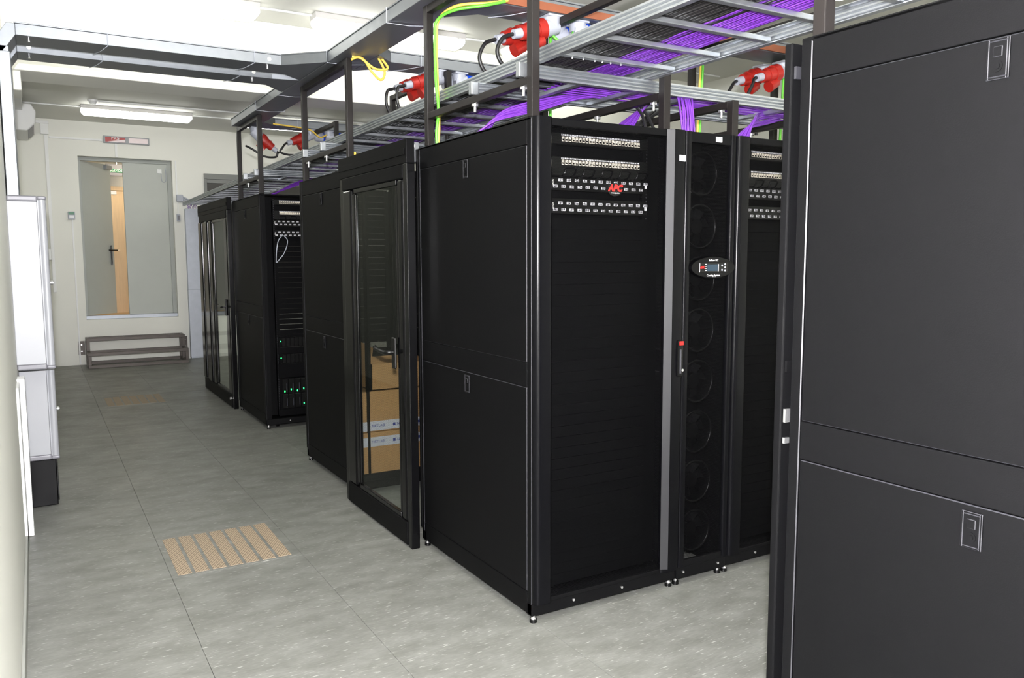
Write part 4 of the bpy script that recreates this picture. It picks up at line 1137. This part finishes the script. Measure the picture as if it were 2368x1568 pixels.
MB().box(-1.207, -1.138, Y1-0.044, Y1-0.04, 2.045, 2.078).build('green_band', 'signgreen', ws)
MB().box(-1.2, -1.145, Y1-0.044, Y1-0.04, 2.005, 2.035).build('face_plate', 'paper', ws)
lb = thing('wall_socket', 'bright white square switch at the edge of the white cabinet', 'switch', (XL, 6.9, 1.45))
MB().box(-1.6, -1.485, 6.9, 6.935, 1.44, 1.56).build('face_plate', 'white', lb, bev=0.006)
MB().box(-1.565, -1.52, 6.893, 6.9, 1.475, 1.525).build('rocker', 'ink', lb)
MB().box(XL, -1.6, 6.905, 6.93, 1.47, 1.53).build('bracket', 'white', lb)
jb = thing('junction_box', 'grey junction box on the wall right of the double door', 'junction box', (0.21, Y1, 2.26))
MB().box(0.163, 0.253, Y1-0.05, Y1, 2.262, 2.36).build('case', 'grey', jb, bev=0.008)
MB().cyl((0.253, Y1-0.025, 2.33), (0.36, Y1-0.025, 2.27), 0.012, n=10).build('pipe', 'grey', jb)
MB().cyl((0.253, Y1-0.025, 2.3), (0.34, Y1-0.025, 2.24), 0.012, n=10).build('pipe', 'grey', jb)
s2 = thing('wall_switch', 'narrow grey light switch below the junction box right of the double door', 'switch', (0.18, Y1, 1.98))
MB().box(0.158, 0.205, Y1-0.03, Y1, 1.98, 2.085).build('case', 'grey', s2, bev=0.004)
MB().box(0.168, 0.195, Y1-0.034, Y1-0.03, 2.0, 2.065).build('rocker', 'cab_edge', s2)
tag(MB().box(0.176, 0.188, Y1-0.012, Y1, 2.085, 2.262).build('cable_duct', 'white'), 'thin cable duct between junction box and light switch', 'duct')
tr = thing('cable_riser', 'wide galvanised vertical cable riser on the far wall beside the steps', 'cable riser', (0.36, Y1, 0))
MB().box(0.262, 0.452, Y1-0.12, Y1, 0.0, 2.16).build('riser_body', 'galv_dull', tr, bev=0.004)
MB().box(0.258, 0.456, Y1-0.128, Y1-0.12, 0.02, 1.0).build('riser_lid', 'galv_dull', tr, bev=0.002)
MB().box(0.258, 0.456, Y1-0.128, Y1-0.12, 1.005, 2.13).build('riser_lid', 'galv_dull', tr, bev=0.002)
drop('purple cable bundle entering the top of the far wall riser', [(0.42, 9.6, 2.24), (0.38, 9.8, 2.23), (0.36, 9.88, 2.2), (0.36, 9.89, 2.165)], 8, [(0.12, 0, 0)]*4)

# steel step frame under the double door
stp = thing('step_frame', 'open two-step frame of raw steel tube under the double door', 'steps', (-0.47, 9.6, 0))
T_ = 0.042
def sbar(x0, x1, y0, y1, z0, z1):
    MB().box(x0, x1, y0, y1, z0, z1).build('tube', 'steps', stp, bev=0.003)
xa, xb = -1.095, 0.155
sbar(xa, xb, 9.35, 9.35+T_, 0, T_)
sbar(xa, xb, 9.35, 9.35+T_, 0.165, 0.165+T_)
sbar(xa, xb, 9.64, 9.64+T_, 0.335, 0.335+T_)
sbar(xa, xb, 9.86, 9.86+T_, 0.335, 0.335+T_)
sbar(xa, xb, 9.64, 9.64+T_, 0.165, 0.165+T_)
sbar(xa, xb, 9.86, 9.86+T_, 0, T_)
for x0 in (xa, xb-T_):
    sbar(x0, x0+T_, 9.35, 9.35+T_, T_, 0.165)
    sbar(x0, x0+T_, 9.64, 9.64+T_, T_, 0.165)
    sbar(x0, x0+T_, 9.64, 9.64+T_, 0.165+T_, 0.335)
    sbar(x0, x0+T_, 9.86, 9.86+T_, T_, 0.335)
    sbar(x0, x0+T_, 9.35+T_, 9.86, 0, T_)
    sbar(x0, x0+T_, 9.35+T_, 9.64, 0.165, 0.165+T_)
    sbar(x0, x0+T_, 9.64+T_, 9.86, 0.335, 0.335+T_)
for x0, x1 in ((-1.18, -1.10), (0.16, 0.23)):
    p = MB().box(x0, x1, Y1-0.008, Y1, 0.13, 0.32).build('wall_plate', 'steps', stp, bev=0.002)
    MB().box(xa if x0 < -1 else xb-0.01, xa+0.01 if x0 < -1 else xb, 9.9, Y1-0.008, 0.13, 0.32).build('wall_tab', 'steps', stp)
    for z in (0.18, 0.27):
        MB().cyl(((x0+x1)/2, Y1-0.014, z), ((x0+x1)/2, Y1-0.008, z), 0.01, n=10).build('bolt', 'zinc', p)

# ------------------------------------------------------------------ cabinets on the left wall
def cabinet(label, x1, y0, y1, z0, z1):
    t = thing('wall_cabinet', label, 'cabinet', (XL, (y0+y1)/2, z0), 'white cabinets on the left wall')
    MB().box(XL, x1-0.045, y0, y1, z0+0.03, z1-0.03).build('body', 'cab', t, bev=0.003)
    for a, b in ((z0, z0+0.03), (z1-0.03, z1)):
        MB().box(XL, x1-0.042, y0-0.004, y1+0.004, a, b).build('edge_profile', 'cab_edge', t, bev=0.008, seg=3)
    d = MB()
    post_round(d, [(x1-0.044, y1)]+[(x1-0.044, y0+0.002)]+quarter(x1-0.022, y0+0.02, 0.02, 200, 350, 6)+[(x1-0.002, y1)], z0+0.02, z1-0.02)
    dd_ = d.build('door', 'cab', t)
    for a, b in ((z0, z0+0.02), (z1-0.02, z1)):
        MB().box(x1-0.044, x1, y0, y1, a, b).build('corner_cap', 'cab_edge', dd_, bev=0.008, seg=3)
    MB().cyl((x1-0.002, y0+0.12, (z0+z1)/2), (x1+0.012, y0+0.12, (z0+z1)/2), 0.012, n=12).build('lock', 'zinc', dd_)
    return t
cabinet('large white wall cabinet with rounded grey corners on the left wall, the upper one', -1.565, 2.5, 3.2, 0.853, 1.80)
cabinet('smaller white wall cabinet under the large one on the left wall', -1.568, 2.78, 3.3, 0.283, 0.845)
bb = thing('black_box', 'black metal box standing on the floor under the white cabinets', 'box', (-1.66, 2.95, 0))
MB().box(XL+0.02, -1.59, 2.80, 3.1, 0.002, 0.278).build('case', 'oval', bb, bev=0.004)
MB().box(-1.59, -1.583, 2.8, 3.1, 0.03, 0.278).build('cover', 'handle', bb, bev=0.002)
tag(MB().box(XL, -1.715, 2.24, 2.36, 0.002, 0.84).build('cable_duct', 'white', bev=0.003), 'wide white cable duct rising from the floor in front of the black box', 'duct')
tag(MB().box(XL, -1.738, 1.98, 2.23, 0.002, 0.83).build('cable_duct', 'white', bev=0.003), 'flat white cable duct on the left wall, nearest the camera', 'duct')

# ------------------------------------------------------------------ perforated floor vents
def vent(label, x0, x1, y0, y1):
    t = thing('floor_vent', label, 'floor vent', ((x0+x1)/2, (y0+y1)/2, 0), 'perforated floor vents')
    MB().box(x0-0.02, x1+0.02, y0-0.02, y1+0.02, 0.0, 0.0012).build('vent_tile', 'floor', t)
    n_ = 7
    wd = (x1-x0)/n_
    for i in range(n_):
        MB().box(x0+i*wd+0.008, x0+(i+1)*wd-0.008, y0, y1, 0.0012, 0.0028).build('vent_strip', 'perf_vent', t)
vent('beige perforated floor vent in the aisle close to the camera', -1.15, -0.61, 1.27, 1.82)
vent('beige perforated floor vent far down the aisle near the steps', -1.095, -0.55, 6.2, 6.75)
